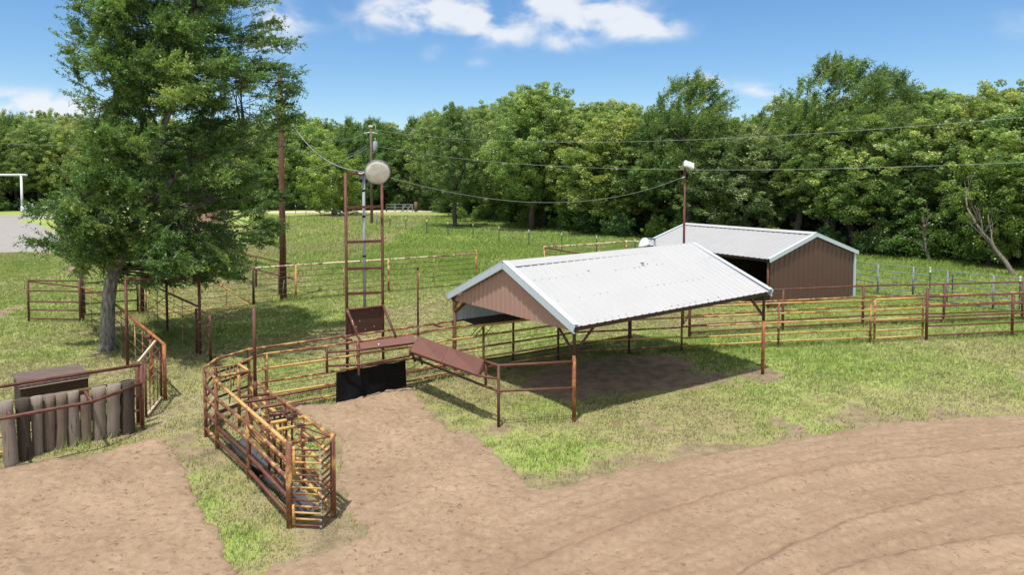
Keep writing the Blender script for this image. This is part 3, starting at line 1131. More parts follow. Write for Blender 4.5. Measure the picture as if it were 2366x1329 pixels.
# return alley: outer fence (pipe top and cables) and inner fence (five pipes)
OUT = tops([(473, 851), (498, 831), (574, 808), (789, 778), (888, 765), (963, 754), (1048, 742), (1186, 727), (1454, 692)], 1.5)
fence('alley_fence', 'long outer alley fence of rusty top pipe over thin cables, behind the yellow inner rails', 'fence', OUT, [1.5, 0.16], [0, 1, 2, 6, 7, 8],
      'rust', 'rust', 1.5, 0.034, 0.032, wires=(1.24, 0.98, 0.72, 0.45), stays=(2.6, 1.48), wire_r=0.007, topmat='yrust')
mpost = at(pg(1073, 851), 0)
INN = tops([(551, 842), (584, 826), (615, 818), (755, 800), (826, 789), (967, 770), (1028, 759), (1091, 752), (1117, 748), (1290, 725.7), (1330, 719.5), (1454, 715), (1576, 710)], 1.5)
fence('alley_fence', 'yellow and rust five pipe alley fence curving from the chute under the metal shelter', 'fence', INN, [1.5, 1.14, 0.80, 0.48, 0.17], [0, 2, 4, 8, 9, 11, 12],
      ['yrust', 'yellow', 'yrust', 'yellow', 'yrust'], {'*': 'yrust', 11: 'dark', 9: 'dark'}, 1.52, 0.034, 0.030, topmat=['yrust'])
o = thing('cross_tie', 'short rusty pipe tying the two alley fences together below the light tower', 'pipe', OUT[3])
pipe('tie_pipe', [pg(790, 778, 1.5), pg(812, 787, 1.5)], 0.04, M['rust'], o)
o = thing('cross_tie', 'short rusty pipe tying the two alley fences together left of the shelter', 'pipe', at(pg(1003, 750, 1.5), 0))
pipe('tie_pipe', [pg(1003, 750, 1.5), pg(1030, 759, 1.5)], 0.04, M['rust'], o)

# right hand fences
near = [pg(x, y) for x, y in ((1576, 814), (1798, 802), (2010, 793))]
fence('yellow_panel', 'long yellow five pipe fence panel running from the shelter to the yellow gate', 'fence', near, [1.54, 1.18, .87, .48, .20], [1, 2], 'yellow', 'yrust', 1.56, 0.036, 0.029)
ga, gb = pg(2020, 793), pg(2131, 786)
gate = thing('pipe_gate', 'yellow five bar pipe gate hung against the tall rusty post', 'gate', ga)
for b, nm in ((ga, 'hinge_stile'), (gb, 'latch_stile')):
    pipe(nm, [at(b, .14), at(b, 1.57)], 0.036, M['yrust'], gate)
for h in (1.56, 1.19, .83, .44, .17):
    pipe('bar', [at(ga, h), at(gb, h)], 0.031, M['yellow'], gate)
for h in (1.30, .30):
    MB().box(at(ga.lerp(near[2], .5), h), (ga - near[2]) * .5, Vector((0, .015, 0)), Z * .02).build('hinge', M['yrust'], gate)
line = [pg(2140, 787), pg(2338, 777), pg(2560, 768), pg(2760, 760)]
fence('pipe_fence', 'rusty brown five pipe fence right of the tall gate post', 'fence', line, [1.60, 1.24, .86, .52, .18], [0, 1, 2, 3], 'rust', 'rust', {'*': 1.63, 0: 1.93}, 0.046, 0.031)
fl = [pg(1593, 778), pg(1808, 765), pg(1993, 754), pg(2180, 748), pg(2361, 741), pg(2560, 733)]
fence('pipe_fence', 'rusty brown pipe fence in front of the brown barn, its top rail crossing the wall', 'fence', fl, [1.62, 1.18, .80, .42, .16], [0, 1, 2, 3, 4, 5], ['rust', 'yrust', 'yrust', 'rust', 'rust'], 'rust', 1.62, 0.046, 0.032, topmat='rust')
# galvanised stock panels
gl_ = [pg(1979, 674), pg(2028, 681), pg(2109, 690), pg(2188, 702), pg(2294, 717), pg(2420, 735)]
fence('stock_panel_fence', 'grey galvanised six bar stock panels running right from the barn corner', 'fence', gl_, [1.55, 1.24, .93, .63, .36, .12], [1, 2, 3, 4, 5], 'galv', 'galv', 1.57, 0.04, 0.022)

# left pens
fd = [pg(586, 705), pg(684, 695), pg(898, 676), pg(1100, 657)]
fence('pen_fence', 'pale pipe topped wire pen fence behind the utility pole', 'fence', fd, [1.73], [0, 1, 2, 3], 'pale', {'*': 'yworn', 0: 'dark', 1: 'yellow', 3: 'yrust'}, {'*': 1.74, 3: 1.95}, 0.05, 0.042,
      wires=(1.45, 1.18, .90, .64, .37, .08), stays=(2.3, 1.7), wire_r=0.013)
fe = [pg(480, 632), pg(592, 666), pg(646, 683), pg(684, 694)]
fence('pen_fence', 'rusty pen fence with top and middle pipes angling in behind the utility pole', 'fence', fe, [1.72, 1.02], [0, 1, 2], 'rust', 'rust', 1.73, 0.05, 0.04, wires=(1.4, .7, .35), wire_r=0.008)
# wide wire gate C
ca, cb = pg(338, 729), pg(581, 706)
wg = thing('wire_gate', 'wide rusty wire gate with a yellow diagonal brace, seen under the elm', 'gate', ca)
for h in (1.58, 1.32, 1.06, .80, .52, .26):
    MB().tube([at(ca, h), at(cb, h)], 0.013, 5).build('wire', M['yrust'], wg)
pipe('bottom_bar', [at(ca, .05), at(cb, .05)], 0.028, M['yellow'], wg)
pipe('top_bar', [at(ca, 1.66), at(cb, 1.66)], 0.032, M['yrust'], wg)
pipe('brace', [pp(505, 656, ca, cb), pp(580, 702, ca, cb)], 0.03, M['yellow'], wg)
pipe('brace', [pp(336, 722, ca, cb), pp(410, 664, ca, cb)], 0.026, M['yrust'], wg)
pipe('stile', [at(ca, .05), at(ca, 1.66)], 0.04, M['yworn'], wg)
for k in (1, 2, 3):
    p = ca.lerp(cb, k / 4)
    MB().tube([at(p, .05), at(p, 1.66)], 0.014, 5).build('stay', M['yworn'], wg)
# mesh fence B
fb = [pg(325, 727), pg(387, 771), pg(463, 818)]
fence('mesh_fence', 'dark topped wire fence dropping through the elm shade to the tall pipe post', 'fence', fb, [1.58], [0, 1], 'rust', {'*': 'dark', 0: 'yrust'}, {'*': 1.6, 1: 2.15}, 0.04, 0.038,
      wires=(1.28, .98, .68, .38, .06), stays=(1.5, 1.56), wire_r=0.011)
# stub gate at the end of B
ga, gb = pg(455, 818), pg(487, 837)
sg = thing('pipe_gate', 'narrow rusty pipe gate standing open at the edge of the tree shade', 'gate', ga)
for b, nm in ((ga, 'hinge_stile'), (gb, 'latch_stile')):
    pipe(nm, [at(b, .03), at(b, 1.53)], 0.038, M['rust'], sg)
for h in (1.52, 1.14, .86, .55, .22):
    pipe('bar', [at(ga, h), at(gb, h)], 0.028, M['rustw'], sg)
pipe('sill_bar', [at(gb, .05), at(pg(503, 850), .05)], 0.03, M['rustw'], sg)
# tall frame over the alley
pa, pb = pg(295, 845), pg(463, 819)
fr = thing('pipe_archway', 'tall rusty pipe frame of two posts and a cross pipe, under the elm branches', 'frame', pa)
pipe('post', [at(pa, -.1), at(pa, hz(pa, 646))], 0.045, M['rust'], fr)
pipe('post', [at(pb, -.1), at(pb, hz(pb, 640))], 0.045, M['rust'], fr)
pipe('cross_pipe', [at(pa, hz(pa, 647)), at(pb, hz(pb, 641))], 0.042, M['rust'], fr)
# mesh fence A
fa = tops([(192, 658), (232, 681), (265, 703), (295, 727), (348, 770), (379, 796)], 1.49)
fa[0] = pg(191, 747)
fence('mesh_fence', 'orange rusty wire mesh fence running past the elm trunk to the log barrier', 'fence', fa, [1.49], [4, 5], 'yrust', 'orange', 1.5, 0.042, 0.040,
      wires=(1.22, .95, .68, .40, .10), stays=(0.9, 1.46), wire_r=0.013, topmat='orange')
o = thing('steel_drum', 'small rusty pipe stub welded by the mesh fence rail', 'stub', fa[4])
pipe('stub_pipe', [pg(343, 779, 1.42) - Vector((.09, 0, 0)), pg(343, 779, 1.42) + Vector((.07, 0, 0))], 0.065, M['rust'], o)
o.name = 'pipe_stub'
# mesh gate between fence A end and log barrier
ga, gb = pg(338, 968), pg(373, 924)
mg = thing('mesh_gate', 'small leaning wire mesh gate between the log barrier and the mesh fence end', 'gate', ga)
for b, nm in ((ga, 'stile'), (gb, 'stile')):
    pipe(nm, [at(b, .04), at(b, 1.38)], 0.03, M['rust'], mg)
pipe('sill_board', [at(ga, .06), at(gb, .06)], 0.035, M['plank'], mg)
pipe('top_bar', [at(ga, 1.38), at(gb, 1.38)], 0.024, M['rust'], mg)
for h in (1.1, .84, .58, .32):
    MB().tube([at(ga, h), at(gb, h + .05)], 0.011, 5).build('wire', M['yrust'], mg)
for k in range(1, 4):
    p = ga.lerp(gb, k / 4)
    MB().tube([at(p, .05), at(p, 1.37)], 0.011, 5).build('stay', M['rust'], mg)
o = MB().beam(pg(319, 838, 1.2), pg(359, 789, 1.47), 0.05, 0.07).build('loose_plank', M['plank'])
tag(o, 'bare pale plank leaning across the mesh fence corner', 'plank')
# left gate and dark gate
ga, gb = pg(67, 744), pg(186, 746)
lg = thing('pipe_gate', 'rusty five bar gate with a slanting brace, standing left of the elm', 'gate', ga)
for b, nm, h in ((ga, 'latch_stile', 1.74), (gb, 'hinge_stile', 1.74)):
    pipe(nm, [at(b, .02), at(b, h)], 0.045, M['rust'], lg)
for py in (648, 672, 697, 716, 736):
    h = hz(ga, py)
    pipe('bar', [at(ga, h), at(gb, h)], 0.03, M['rust'], lg)
pipe('brace', [at(ga, 1.68), at(gb, 1.46)], 0.03, M['rust'], lg)
for h in (1.5, .35):
    MB().tube([at(ga, h) + Vector((-.05, 0, -.12)), at(ga, h) + Vector((-.13, 0, -.12)), at(ga, h) + Vector((-.13, 0, .12)), at(ga, h) + Vector((-.05, 0, .12))], 0.014, 6).build('latch_loop', M['rust'], lg)
pa = pg(191, 747)
pb = pg(330, 727)
fr = thing('pipe_archway', 'tall dark pipe arch over the gateway behind the elm trunk', 'frame', pa)
for p in (pa, pb):
    pipe('post', [at(p, -.1), at(p, 2.78)], 0.075, M['dark'], fr)
pipe('cross_pipe', [at(pa, 2.76), at(pb, 2.76)], 0.055, M['dark'], fr)
ga, gb = pg(196, 735), pg(319, 725)
dg = thing('pipe_gate', 'nearly black four bar pipe gate behind the elm trunk', 'gate', ga)
for b, nm in ((ga, 'hinge_stile'), (gb, 'latch_stile')):
    pipe(nm, [at(b, .1), at(b, 1.5)], 0.042, M['dark'], dg)
for h in (1.48, 1.06, .60, .14):
    pipe('bar', [at(ga, h), at(gb, h)], 0.034, M['dark'], dg)
# back pen beyond the shelter
bl = [pg(1600, 600, 0), pg(1447, 597), pg(1258, 624)]
bl = tops([(1640, 560), (1447, 558), (1384, 563), (1258, 571)], 1.6)
fence('pen_fence', 'pale pipe pen fence seen above the shelter ridge', 'fence', bl, [1.6, .95], [0, 1, 2, 3], 'pale', 'yworn', 1.68, 0.05, 0.045, wires=(1.25, .6, .25), wire_r=0.014)
b2 = tops([(1258, 571), (1330, 584), (1400, 596)], 1.6)
fence('pen_fence', 'rusty pen pipe slanting down behind the shelter ridge', 'fence', b2, [1.58], [2], 'rust', 'rust', 1.6, 0.05, 0.045, wires=(1.2, .8), wire_r=0.014)

# ------------------------------------------------------------------ roping chute
ch = thing('roping_chute', 'yellow and rusty pipe cattle chute with a barred front gate at the arena edge', 'chute', pg(670, 1220))
B0, B1, B2, B3, B4 = pg(476, 1010), pg(502, 1039), pg(576, 1108), pg(670, 1220), pg(771, 1194)
R1, R2, R3 = at(pg(657, 927, 1.42), 0), at(pg(618, 903, 1.42), 0), at(pg(578, 859, 1.5), 0)
TIP = pg(742, 1224)
for b, r, h in ((B0, .038, 1.56), (B1, .042, 1.56), (B2, .044, 1.42), (B3, .056, 1.46), (B4, .042, 1.46), (R1, .038, 1.43), (R2, .038, 1.43), (R3, .04, 1.52), (R1.lerp(B4, .42), .034, 1.42)):
    pipe('post', [at(b, -.12), at(b, h)], r, M['yrust'], ch)
for k, hh in enumerate((1.39, 1.08, .79, .47, .17)):
    pipe('side_rail', [at(B1, hh + (.12 if k == 0 else .03)), at(B2, hh), at(B3, hh + .02)], .034, M[('yellow', 'yrust', 'yrust', 'rust', 'rust')[k]], ch)
    pipe('side_rail', [at(R3, hh + .05), at(R2, hh), at(R1, hh), at(B4, hh)], .034, M[('yrust', 'yellow', 'yellow', 'yrust', 'yellow')[k]], ch)
for k, hh in enumerate((1.55, 1.17, .9, .56, .2)):
    pipe('end_rail', [at(B0, hh), at(B1, hh)], .034, M['yrust' if k % 2 == 0 else 'rust'], ch)
    if k:
        pipe('end_rail', [at(B0, hh), at(OUT[1], hh), at(OUT[2], hh)], .028, M['dark'], ch)
# top cross bars: pixel ends on the two top rails
z2 = lambda x, y: (460 + x / 3.497, 860 + y / 3.497)
for (a, b, m_) in (((335, 205), (590, 172), 'rust'), ((368, 246), (630, 208), 'rust'), ((440, 298), (710, 255), 'yrust'), ((520, 362), (800, 318), 'rust'), ((580, 412), (860, 362), 'yellow'),
                   ((630, 468), (930, 412), 'yellow'), ((745, 572), (1105, 508), 'yrust')):
    pipe('top_bar', [pg(*z2(*a), 1.40), pg(*z2(*b), 1.40)], .030, M[m_], ch)
pipe('rear_arch', [pg(503, 871, 1.54), pg(546, 864, 1.54), pg(577, 858, 1.52)], .034, M['yrust'], ch)
pipe('rear_arch', [pg(551, 842, 1.5), pg(578, 859, 1.5)], .034, M['yellow'], ch)
cordA, cordB = pg(487, 852, 1.48), pg(548, 842, 1.48)
pipe('hook_rod', [cordA, cordB], .014, M['yellow'], ch, 6)
for k, L in ((.15, .25), (.3, .55), (.55, .3), (.7, .9), (.85, .5)):
    p = cordA.lerp(cordB, k)
    pipe('chain', [p, p + Vector((.03, 0, -L * .5)), p + Vector((-.02, .02, -L))], .014, M['yrust'], ch, 6)
# tail gate inside the chute
ta, tb = pg(*z2(672, 690), .12), pg(*z2(735, 640), .12)
tg0, tg1 = at(B2.lerp(B3, .30), 0), at(R1.lerp(B4, .26), 0)
for k in range(5):
    p = tg0.lerp(tg1, .25 + .16 * k)
    pipe('tail_gate_bar', [at(p, .25), at(p, 1.44)], .024, M['rust'], ch, 8)
pipe('tail_gate_bar', [at(tg0, 1.30), at(tg1, 1.30)], .026, M['rust'], ch, 8)
pipe('tail_gate_bar', [at(tg0, .3), at(tg1, .3)], .026, M['rust'], ch, 8)
# latch gear on top
lz = 1.47
for (a, b) in (((720, 370), (985, 590)), ((800, 430), (1040, 520)), ((660, 330), (830, 450)), ((760, 345), (720, 300)), ((800, 440), (860, 425)), ((985, 590), (1020, 530)), ((560, 330), (700, 315)), ((790, 500), (930, 560)), ((830, 440), (815, 560))):
    pipe('latch_rod', [pg(*z2(*a), lz), pg(*z2(*b), lz)], .014, M['rust'], ch, 6)
for (x, y) in ((735, 375), (820, 435), (770, 350), (905, 545)):
    c = pg(*z2(x, y), lz + .01)
    MB().box(c, Vector((.05, .02, 0)), Vector((-.015, .04, 0)), Z * .03).build('latch_block', M['dark'], ch)
pipe('spring', [pg(*z2(493, 345), 1.45), pg(*z2(490, 300), 1.52)], .02, M['galv'], ch, 8)
# V shaped front gate bars
for k in range(13):
    hh = .05 + k * .107
    pipe('gate_bar', [at(B3, hh), at(TIP, hh)], .018, M[('rust', 'yrust', 'yellow', 'yrust')[k % 4]], ch, 8)
    pipe('gate_bar', [at(B4, hh + .005), at(TIP + Vector((.02, .02, 0)), hh + .005)], .018, M[('yrust', 'rust', 'yrust')[k % 3]], ch, 8)
    c = at(TIP, hh)
    MB().box(c + Vector((.0, -.012, 0)), Vector((.018, .006, 0)), Vector((-.005, .010, 0)), Z * .013).build('bar_cap', M['conduit'], ch)
for s_, h0, h1 in ((.16, .9, 1.38), (.12, .05, .40)):
    p = B3.lerp(TIP, s_)
    pipe('gate_stay', [at(p, h0), at(p, h1)], .026, M['yellow'], ch)
pipe('gate_stay', [at(B4.lerp(TIP, .12), .05), at(B4.lerp(TIP, .12), 1.38)], .03, M['yrust'], ch)
# slanting inside pusher rails
for (a, b, h0, h1) in (((440, 372), (660, 575), 1.18, 1.18), ((430, 515), (655, 690), .86, .86), ((420, 700), (700, 920), .5, .42)):
    pipe('inner_rail', [pg(*z2(*a), h0 * .9), pg(*z2(*b), h1 * .9)], .03, M['yrust'], ch)
# floor sheet lying in the chute
mb = MB()
cl_ = [B1.lerp(R3, .5), B2.lerp(R2, .45), B2.lerp(B3, .4).lerp(R1.lerp(B4, .35), .5), B3.lerp(B4, .5)]
dirv = (B3 - B2).normalized()
sidev = Vector((-dirv.y, dirv.x, 0))
rings = []
for i in range(15):
    f = i / 14 * 2.85
    k = min(int(f), 2)
    c = cl_[k].lerp(cl_[k + 1], f - k)
    bow = .05 + .03 * math.sin(i * 1.9)
    rings.append([at(c - sidev * .19, .07 + bow), at(c - sidev * .1, .05), at(c + sidev * .1, .045), at(c + sidev * .19, .06 + bow)])
mb.quadstrip(rings, close=False, cap=False, smooth=True)
o = mb.build('floor_sheet', M['sheet'])
tag(o, 'curled grey plastic sheet lying on the chute floor', 'sheet')
# black trough edge
o = MB().beam(pg(573, 1082, .12), pg(607, 1098, .12), .05, .12).build('rubber_strip', M['rubber'])
tag(o, 'short black rubber strip on the ground inside the chute', 'strip')
# uprights
p0 = pg(590, 914, 1.40)
o = thing('pipe_upright', 'tall plain rusty pipe standing on top of the chute crossbars', 'pole', at(p0, 1.40))
pipe('socket', [p0, p0 + Z * .30], .042, M['rust'], o)
pipe('pole', [p0 + Z * .28, at(p0, hz(p0, 711))], .033, M['rust'], o)
p0 = pg(966, 775, 1.5)
o = thing('pipe_upright', 'thin rusty pipe with a yellow cord at its top, between the sloped boards', 'pole', at(p0, 1.5))
pipe('socket', [p0 - Z * .1, p0 + Z * .27], .036, M['rust'], o)
pipe('pole', [p0 + Z * .25, at(p0, hz(p0, 622))], .027, M['rust'], o)
tp = at(p0, hz(p0, 622))
pipe('cord', [tp + Vector((.04, -.03, -.10)), tp + Vector((.05, -.05, -.2)), tp + Vector((.03, -.05, -.5))], .010, M['yellow'], o, 6)
pipe('cap', [tp, tp + Z * .05], .036, M['plate'], o)

# ------------------------------------------------------------------ sloped boards, box pipes, rubber curtain
o = thing('kick_board', 'brown sloped board fixed along the yellow alley rails', 'board', at(pg(834, 807, 1.34), 0))
MB().slab([pg(828.5, 787, 1.5), pg(952.7, 772, 1.5), pg(960.6, 791, 1.36), pg(834, 807, 1.36)], -.05).build('board_face', M['board'], o)
MB().box(pg(875, 796, 1.46), Vector((.013, 0, 0)), Vector((0, .01, .008)), Vector((0, -.008, .01))).build('bolt', M['white'], o)
for (x, y) in ((845, 793), (905, 790), (940, 780)):
    MB().box(pg(x, y, 1.45) - Vector((0, .02, 0)), Vector((.008, 0, 0)), Vector((0, .006, .005)), Vector((0, -.005, .006))).build('bolt', M['galv'], o)
o = thing('kick_board', 'larger brown sloped board above the roping box, slanting toward the arena', 'board', at(pg(948, 812, 1.15), 0))
q0, q1, q2, q3 = pg(965, 775.6, 1.5), pg(1117.5, 831, 1.5), pg(1104, 867, 1.17), pg(948, 812, 1.17)
MB().slab([q0, q0.lerp(q1, .498), q3.lerp(q2, .498), q3], -.06).build('board_face', M['board'], o)
MB().slab([q0.lerp(q1, .502), q1, q2, q3.lerp(q2, .502)], -.06).build('board_face', M['board'], o)
bxl = thing('roping_box_rail', 'dusty brown pipe rails of the roping box below the sloped boards and shelter', 'fence', pg(1152, 987))
Cb = pg(1152, 987)
Jb = at(q0, 0)
pipe('post', [at(Cb, -.1), at(Cb, 1.46)], .037, M['rust'], bxl)
pipe('rail', [at(FL, hz(FL, 836)), at(Cb, 1.46), q1 + Vector((.03, .03, -.05))], .033, M['rust'], bxl)
pipe('rail', [at(FL, hz(FL, 897)), at(Cb, hz(Cb, 904)), pp(1118, 892, Jb, Cb), pp(956, 828, Jb, Cb)], .032, M['rust'], bxl)
pipe('rail', [at(Cb, hz(Cb, 876)), q2 + Vector((.0, .05, -.03)), q3 + Vector((0, .05, -.05))], .03, M['rust'], bxl)
pipe('strut', [q1 + Vector((.06, .02, -.05)), pp(1122, 892, Jb, Cb)], .034, M['rust'], bxl)
pipe('strut', [q1 + Vector((.0, .02, -.1)), q2 + Vector((.04, .05, -.02))], .03, M['plate'], bxl)
for f in (.02, .14):
    p = q3.lerp(q2, f)
    pipe('strut', [p + Vector((0, .06, -.04)), p + Vector((.05, .3, -.34))], .035, M['plate'], bxl)
p1, p2 = at(INN[3], 1.33), at(INN[3], .97)
pipe('rail', [p1, pg(834, 809, 1.33), pg(955, 794, 1.31)], .031, M['rust'], bxl)
pipe('rail', [p2, pg(834, 843, .97), pg(947, 823, 1.04)], .031, M['rust'], bxl)
pipe('strut', [pg(947, 823, 1.04), pg(948, 800, 1.28)], .034, M['rust'], bxl)
pipe('strut', [at(INN[3], .78), at(INN[3], 1.5)], .034, M['rust'], bxl)
pipe('strut', [pg(828, 790, 1.48), pg(829, 868, .72)], .034, M['rust'], bxl)
# rubber curtain
A_, B_ = INN[4] + (INN[3] - INN[4]) * .7, INN[5] + (INN[4] - INN[5]) * .2
off = Vector((.05, -.10, 0))
rings = []
tl, tr_, br_, bl_ = pp(777, 861, A_ + off, B_ + off), pp(937, 834, A_ + off, B_ + off), pp(938.5, 893, A_ + off, B_ + off), pp(776, 934, A_ + off, B_ + off)
for i in range(21):
    u = i / 20
    a, b = tl.lerp(tr_, u), bl_.lerp(br_, u)
    ring = []
    for j in range(9):
        v = j / 8
        p = a.lerp(b, v)
        p = p + Vector((.3, -1, 0)) * (.05 * math.sin(u * 6.0 + .6) * v + .10 * v * v * (1 - u) + .02 * math.sin(u * 17 + v * 4))
        ring.append(p)
    rings.append(ring)
mb = MB()
mb.quadstrip(rings, close=False, cap=False)
back = [[p + Vector((0, .014, 0)) for p in r][::-1] for r in rings]
mb.quadstrip(back, close=False, cap=False)
o = mb.build('rubber_curtain', M['rubber'])
tag(o, 'black rubber sheet hanging on the lower alley rails above the dirt', 'rubber sheet')
# deck over the alley
dk = thing('catwalk_deck', 'dark flat metal deck laid over the alley rails under the shelter eave', 'deck', at(pg(1099, 750, 1.55), 0))
qd = [pg(1068, 738, 1.56), pg(1100, 750, 1.56), pg(1262, 730, 1.56), pg(1230, 716, 1.56)]
MB().slab(qd, .03).build('deck_plate', M['dark'], dk)
pipe('edge_pipe', [qd[1] - Z * .05, qd[2] - Z * .05], .038, M['yellow'], dk)
for k in (.05, .12, .25):
    a = qd[1].lerp(qd[2], k)
    pipe('deck_brace', [a - Z * .05, a + Vector((-.35, .25, -.5))], .012, M['wire'], dk, 6)

# ------------------------------------------------------------------ light tower
def vert_at(px, py_rail):
    return at(pg(px, py_rail, 1.5), 0)


LU, RU = vert_at(802, 776), vert_at(885, 765)
lt = thing('light_tower', 'tall rusty ladder shaped light tower with a round floodlight on top', 'tower', LU)
lh, rh = hz(LU, 399), hz(RU, 405)
pipe('upright', [at(LU, -.1), at(LU, lh)], .041, M['rust'], lt)
pipe('upright', [at(RU, -.1), at(RU, rh)], .041, M['rust'], lt)
for ya, yb in ((480, 477), (560, 557), (622, 619), (679, 676)):
    MB().beam(at(LU, hz(LU, ya)), at(RU, hz(RU, yb)), .05, .075).build('rung', M['rust'], lt)
cpt = at(LU.lerp(RU, .52), hz(LU, 401))
MB().beam(at(LU, hz(LU, 402)), cpt, .05, .075).build('rung', M['rust'], lt)
bk = Vector((.12, -.55, 0)).normalized()
MB().slab([at(LU, hz(LU, 717)) + bk * .03, at(LU, hz(LU, 774)) + bk * .03, at(RU, hz(RU, 764)) + bk * .03, at(RU, hz(RU, 710)) + bk * .03], .02).build('plate', M['plate'], lt)
for (f_, py) in ((.25, 758), (.35, 745), (.7, 722), (.75, 762), (.5, 766)):
    p_ = at(LU.lerp(RU, f_), hz(LU, py)) + bk * .045
    MB().box(p_, Vector((.008, 0, 0)), bk * .008, Z * .008).build('bolt', M['white'], lt)
pipe('plate_pipe', [at(LU, hz(LU, 715)) + bk * .06, at(RU, hz(RU, 707)) + bk * .06], .034, M['rust'], lt)
pipe('brace', [at(LU, hz(LU, 713)) + bk * .06, pg(832, 787, 1.52)], .034, M['rustw'], lt)
pipe('brace', [at(RU, hz(RU, 704)) + bk * .06, pg(914, 777, 1.52)], .034, M['rust'], lt)
cb = LU.lerp(RU, .49) - bk * .09
pipe('conduit', [at(cb, hz(cb, 740)), at(cb, hz(cb, 398))], .043, M['conduit'], lt)
for py in (440, 500, 592):
    pipe('tape_band', [at(cb, hz(cb, py) - .03), at(cb, hz(cb, py) + .03)], .047, M['black'], lt)
# floodlight: round dish, lens facing the arena
lampc = dep(872, 397, LU.y - .25)
ax = Vector((0.22, -1, -.34)).normalized()
ux = ax.cross(Z).normalized()
uz = ux.cross(ax).normalized()


def dish(mb, c, prof, n=32, mi=0):
    rings = [[c + ax * d + (ux * math.cos(2 * math.pi * j / n) + uz * math.sin(2 * math.pi * j / n)) * r for j in range(n)] for d, r in prof]
    mb.quadstrip(rings, mi=mi)


t = NT('lamp_lens', 0.18, spec=0.6)
t.color(t.mix(t.maprange(t.noise(t.objc, 3.0, 3, 0.5, 1.2), 0.4, 0.65), (0.50, 0.47, 0.43), (0.66, 0.66, 0.66)))
M['lens'] = t.m
mb = MB()
dish(mb, lampc, [(-.42, .05), (-.40, .11), (-.28, .15), (-.2, .22), (-.08, .31), (0, .345), (.02, .345)])
fl_ = mb.build('floodlight', M['conduit'], lt)
mb = MB()
dish(mb, lampc, [(.015, .335), (.03, .33), (.055, .22), (.065, .10), (.068, .02)])
mb.build('lens', M['lens'], fl_)
mb = MB()
n = 32
ring = []
for j in range(n + 1):
    a = 2 * math.pi * j / n
    ring.append(lampc + ax * .02 + (ux * math.cos(a) + uz * math.sin(a)) * .34)
mb.tube(ring, .016, 6)
mb.build('rim', M['galv'], fl_)
pipe('clip', [lampc + ux * .34, lampc + ux * .42 - Z * .05, lampc + ux * .50 - Z * .03], .016, M['white'], fl_, 6)
MB().box(at(cb, hz(cb, 404)) + Vector((-.06, -.06, 0)), Vector((.06, 0, 0)), Vector((0, .05, 0)), Z * .12).build('bracket', M['galv'], lt)
pipe('bracket_arm', [at(cb, hz(cb, 398)) + Vector((0, -.05, 0)), lampc + ax * -.25], .035, M['galv'], lt)

# ------------------------------------------------------------------ poles and lines
bp = pg(655, 693)
up = thing('utility_pole', 'tall brown wooden utility pole rising beside the elm', 'utility pole', bp)
htop = hz(bp, 178)
MB().tube([at(bp, -.2), at(bp, 4), at(bp, htop)], [.165, .145, .115], 14).build('pole', M['pole'], up)
pipe('guy_loop', [at(bp, .1) + Vector((.08, -.15, 0)), at(bp, .5) + Vector((.03, -.16, 0)), at(bp, 1.0) + Vector((.1, -.15, 0))], .012, M['conduit'], up, 6)
fp = pg(859, 516)
fpole = thing('utility_pole', 'distant wooden utility pole with a grey transformer, behind the light tower', 'utility pole', fp)
ft = hz(fp, 293)
MB().tube([at(fp, -.2), at(fp, ft)], [.2, .15], 12).build('pole', M['poleg'], fpole)
tr0 = dep(860, 335, fp.y - .25)
mb = MB()
mb.tube([tr0 + Vector((.42, 0, -.8)), tr0 + Vector((.42, 0, -.7)), tr0 + Vector((.42, 0, .42)), tr0 + Vector((.42, 0, .52))], [.27, .32, .32, .22], 14)
mb.tube([tr0 + Vector((.42, 0, .5)), tr0 + Vector((.42, 0, .95))], [.09, .06], 8)
mb.build('transformer', M['conduit'], fpole)
mb = MB()
mb.tube([at(fp, ft - .75) + Vector((-.9, 0, -.1)), at(fp, ft - .7), at(fp, ft - .75) + Vector((.9, 0, -.15))], .06, 8)
mb.build('insulator_bar', M['white'], fpole)
mb = MB()
mb.box(at(fp, ft + .1), Vector((.25, 0, 0)), Vector((0, .2, 0)), Z * .12)
mb.tube([at(fp, ft + .1) + Vector((.25, 0, .1)), at(fp, ft + .15) + Vector((.55, 0, .2)), at(fp, ft - .7) + Vector((.75, 0, 0))], .04, 6)
mb.build('pole_cap', M['white'], fpole)
pipe('riser', [pg(871, 519) + Z * 0, at(pg(871, 519), 1.7)], .09, M['conduit'], fpole, 8)


def line3(a, b, sag, r, label, mat, n=24):
    pts = []
    for i in range(n + 1):
        f = i / n
        p = Vector(a).lerp(Vector(b), f)
        p.z -= 4 * sag * f * (1 - f)
        pts.append(p)
    o = MB().tube(pts, r, 6).build('power_line', mat)
    return tag(o, label, 'power line', 'overhead power lines')


D1 = fp.y
a = dep(862, 299, D1)
line3(a, dep(2500, 258, 35), 1.64, .013, 'upper of the two long wires sweeping right from the transformer pole', M['cablew'], 40)
a2 = dep(862, 336, D1)
line3(a2, dep(2500, 369, 35), 1.62, .014, 'lower of the two long wires sweeping right from the transformer pole', M['cablew'], 40)
lpb = dep(1582, 400, 27)
line3(dep(893, 408, LU.y - .2), lpb + Vector((-.05, 0, -.15)), 0.86, .009, 'sagging grey service cable between the light tower and the right light pole', M['cable'], 30)
ptop = at(bp, hz(bp, 243)) + Vector((.12, -.1, 0))
line3(ptop, at(cb, hz(cb, 396)), .75, .014, 'twisted pale cable dropping from the near pole to the floodlight', M['cablew'], 24)
line3(at(bp, hz(bp, 296)), dep(848, 299, D1), 1.0, .018, 'upper wire linking the near pole to the transformer pole', M['cable'])
line3(at(bp, hz(bp, 330)), dep(848, 334, D1), 1.0, .018, 'lower wire linking the near pole to the transformer pole', M['cable'])
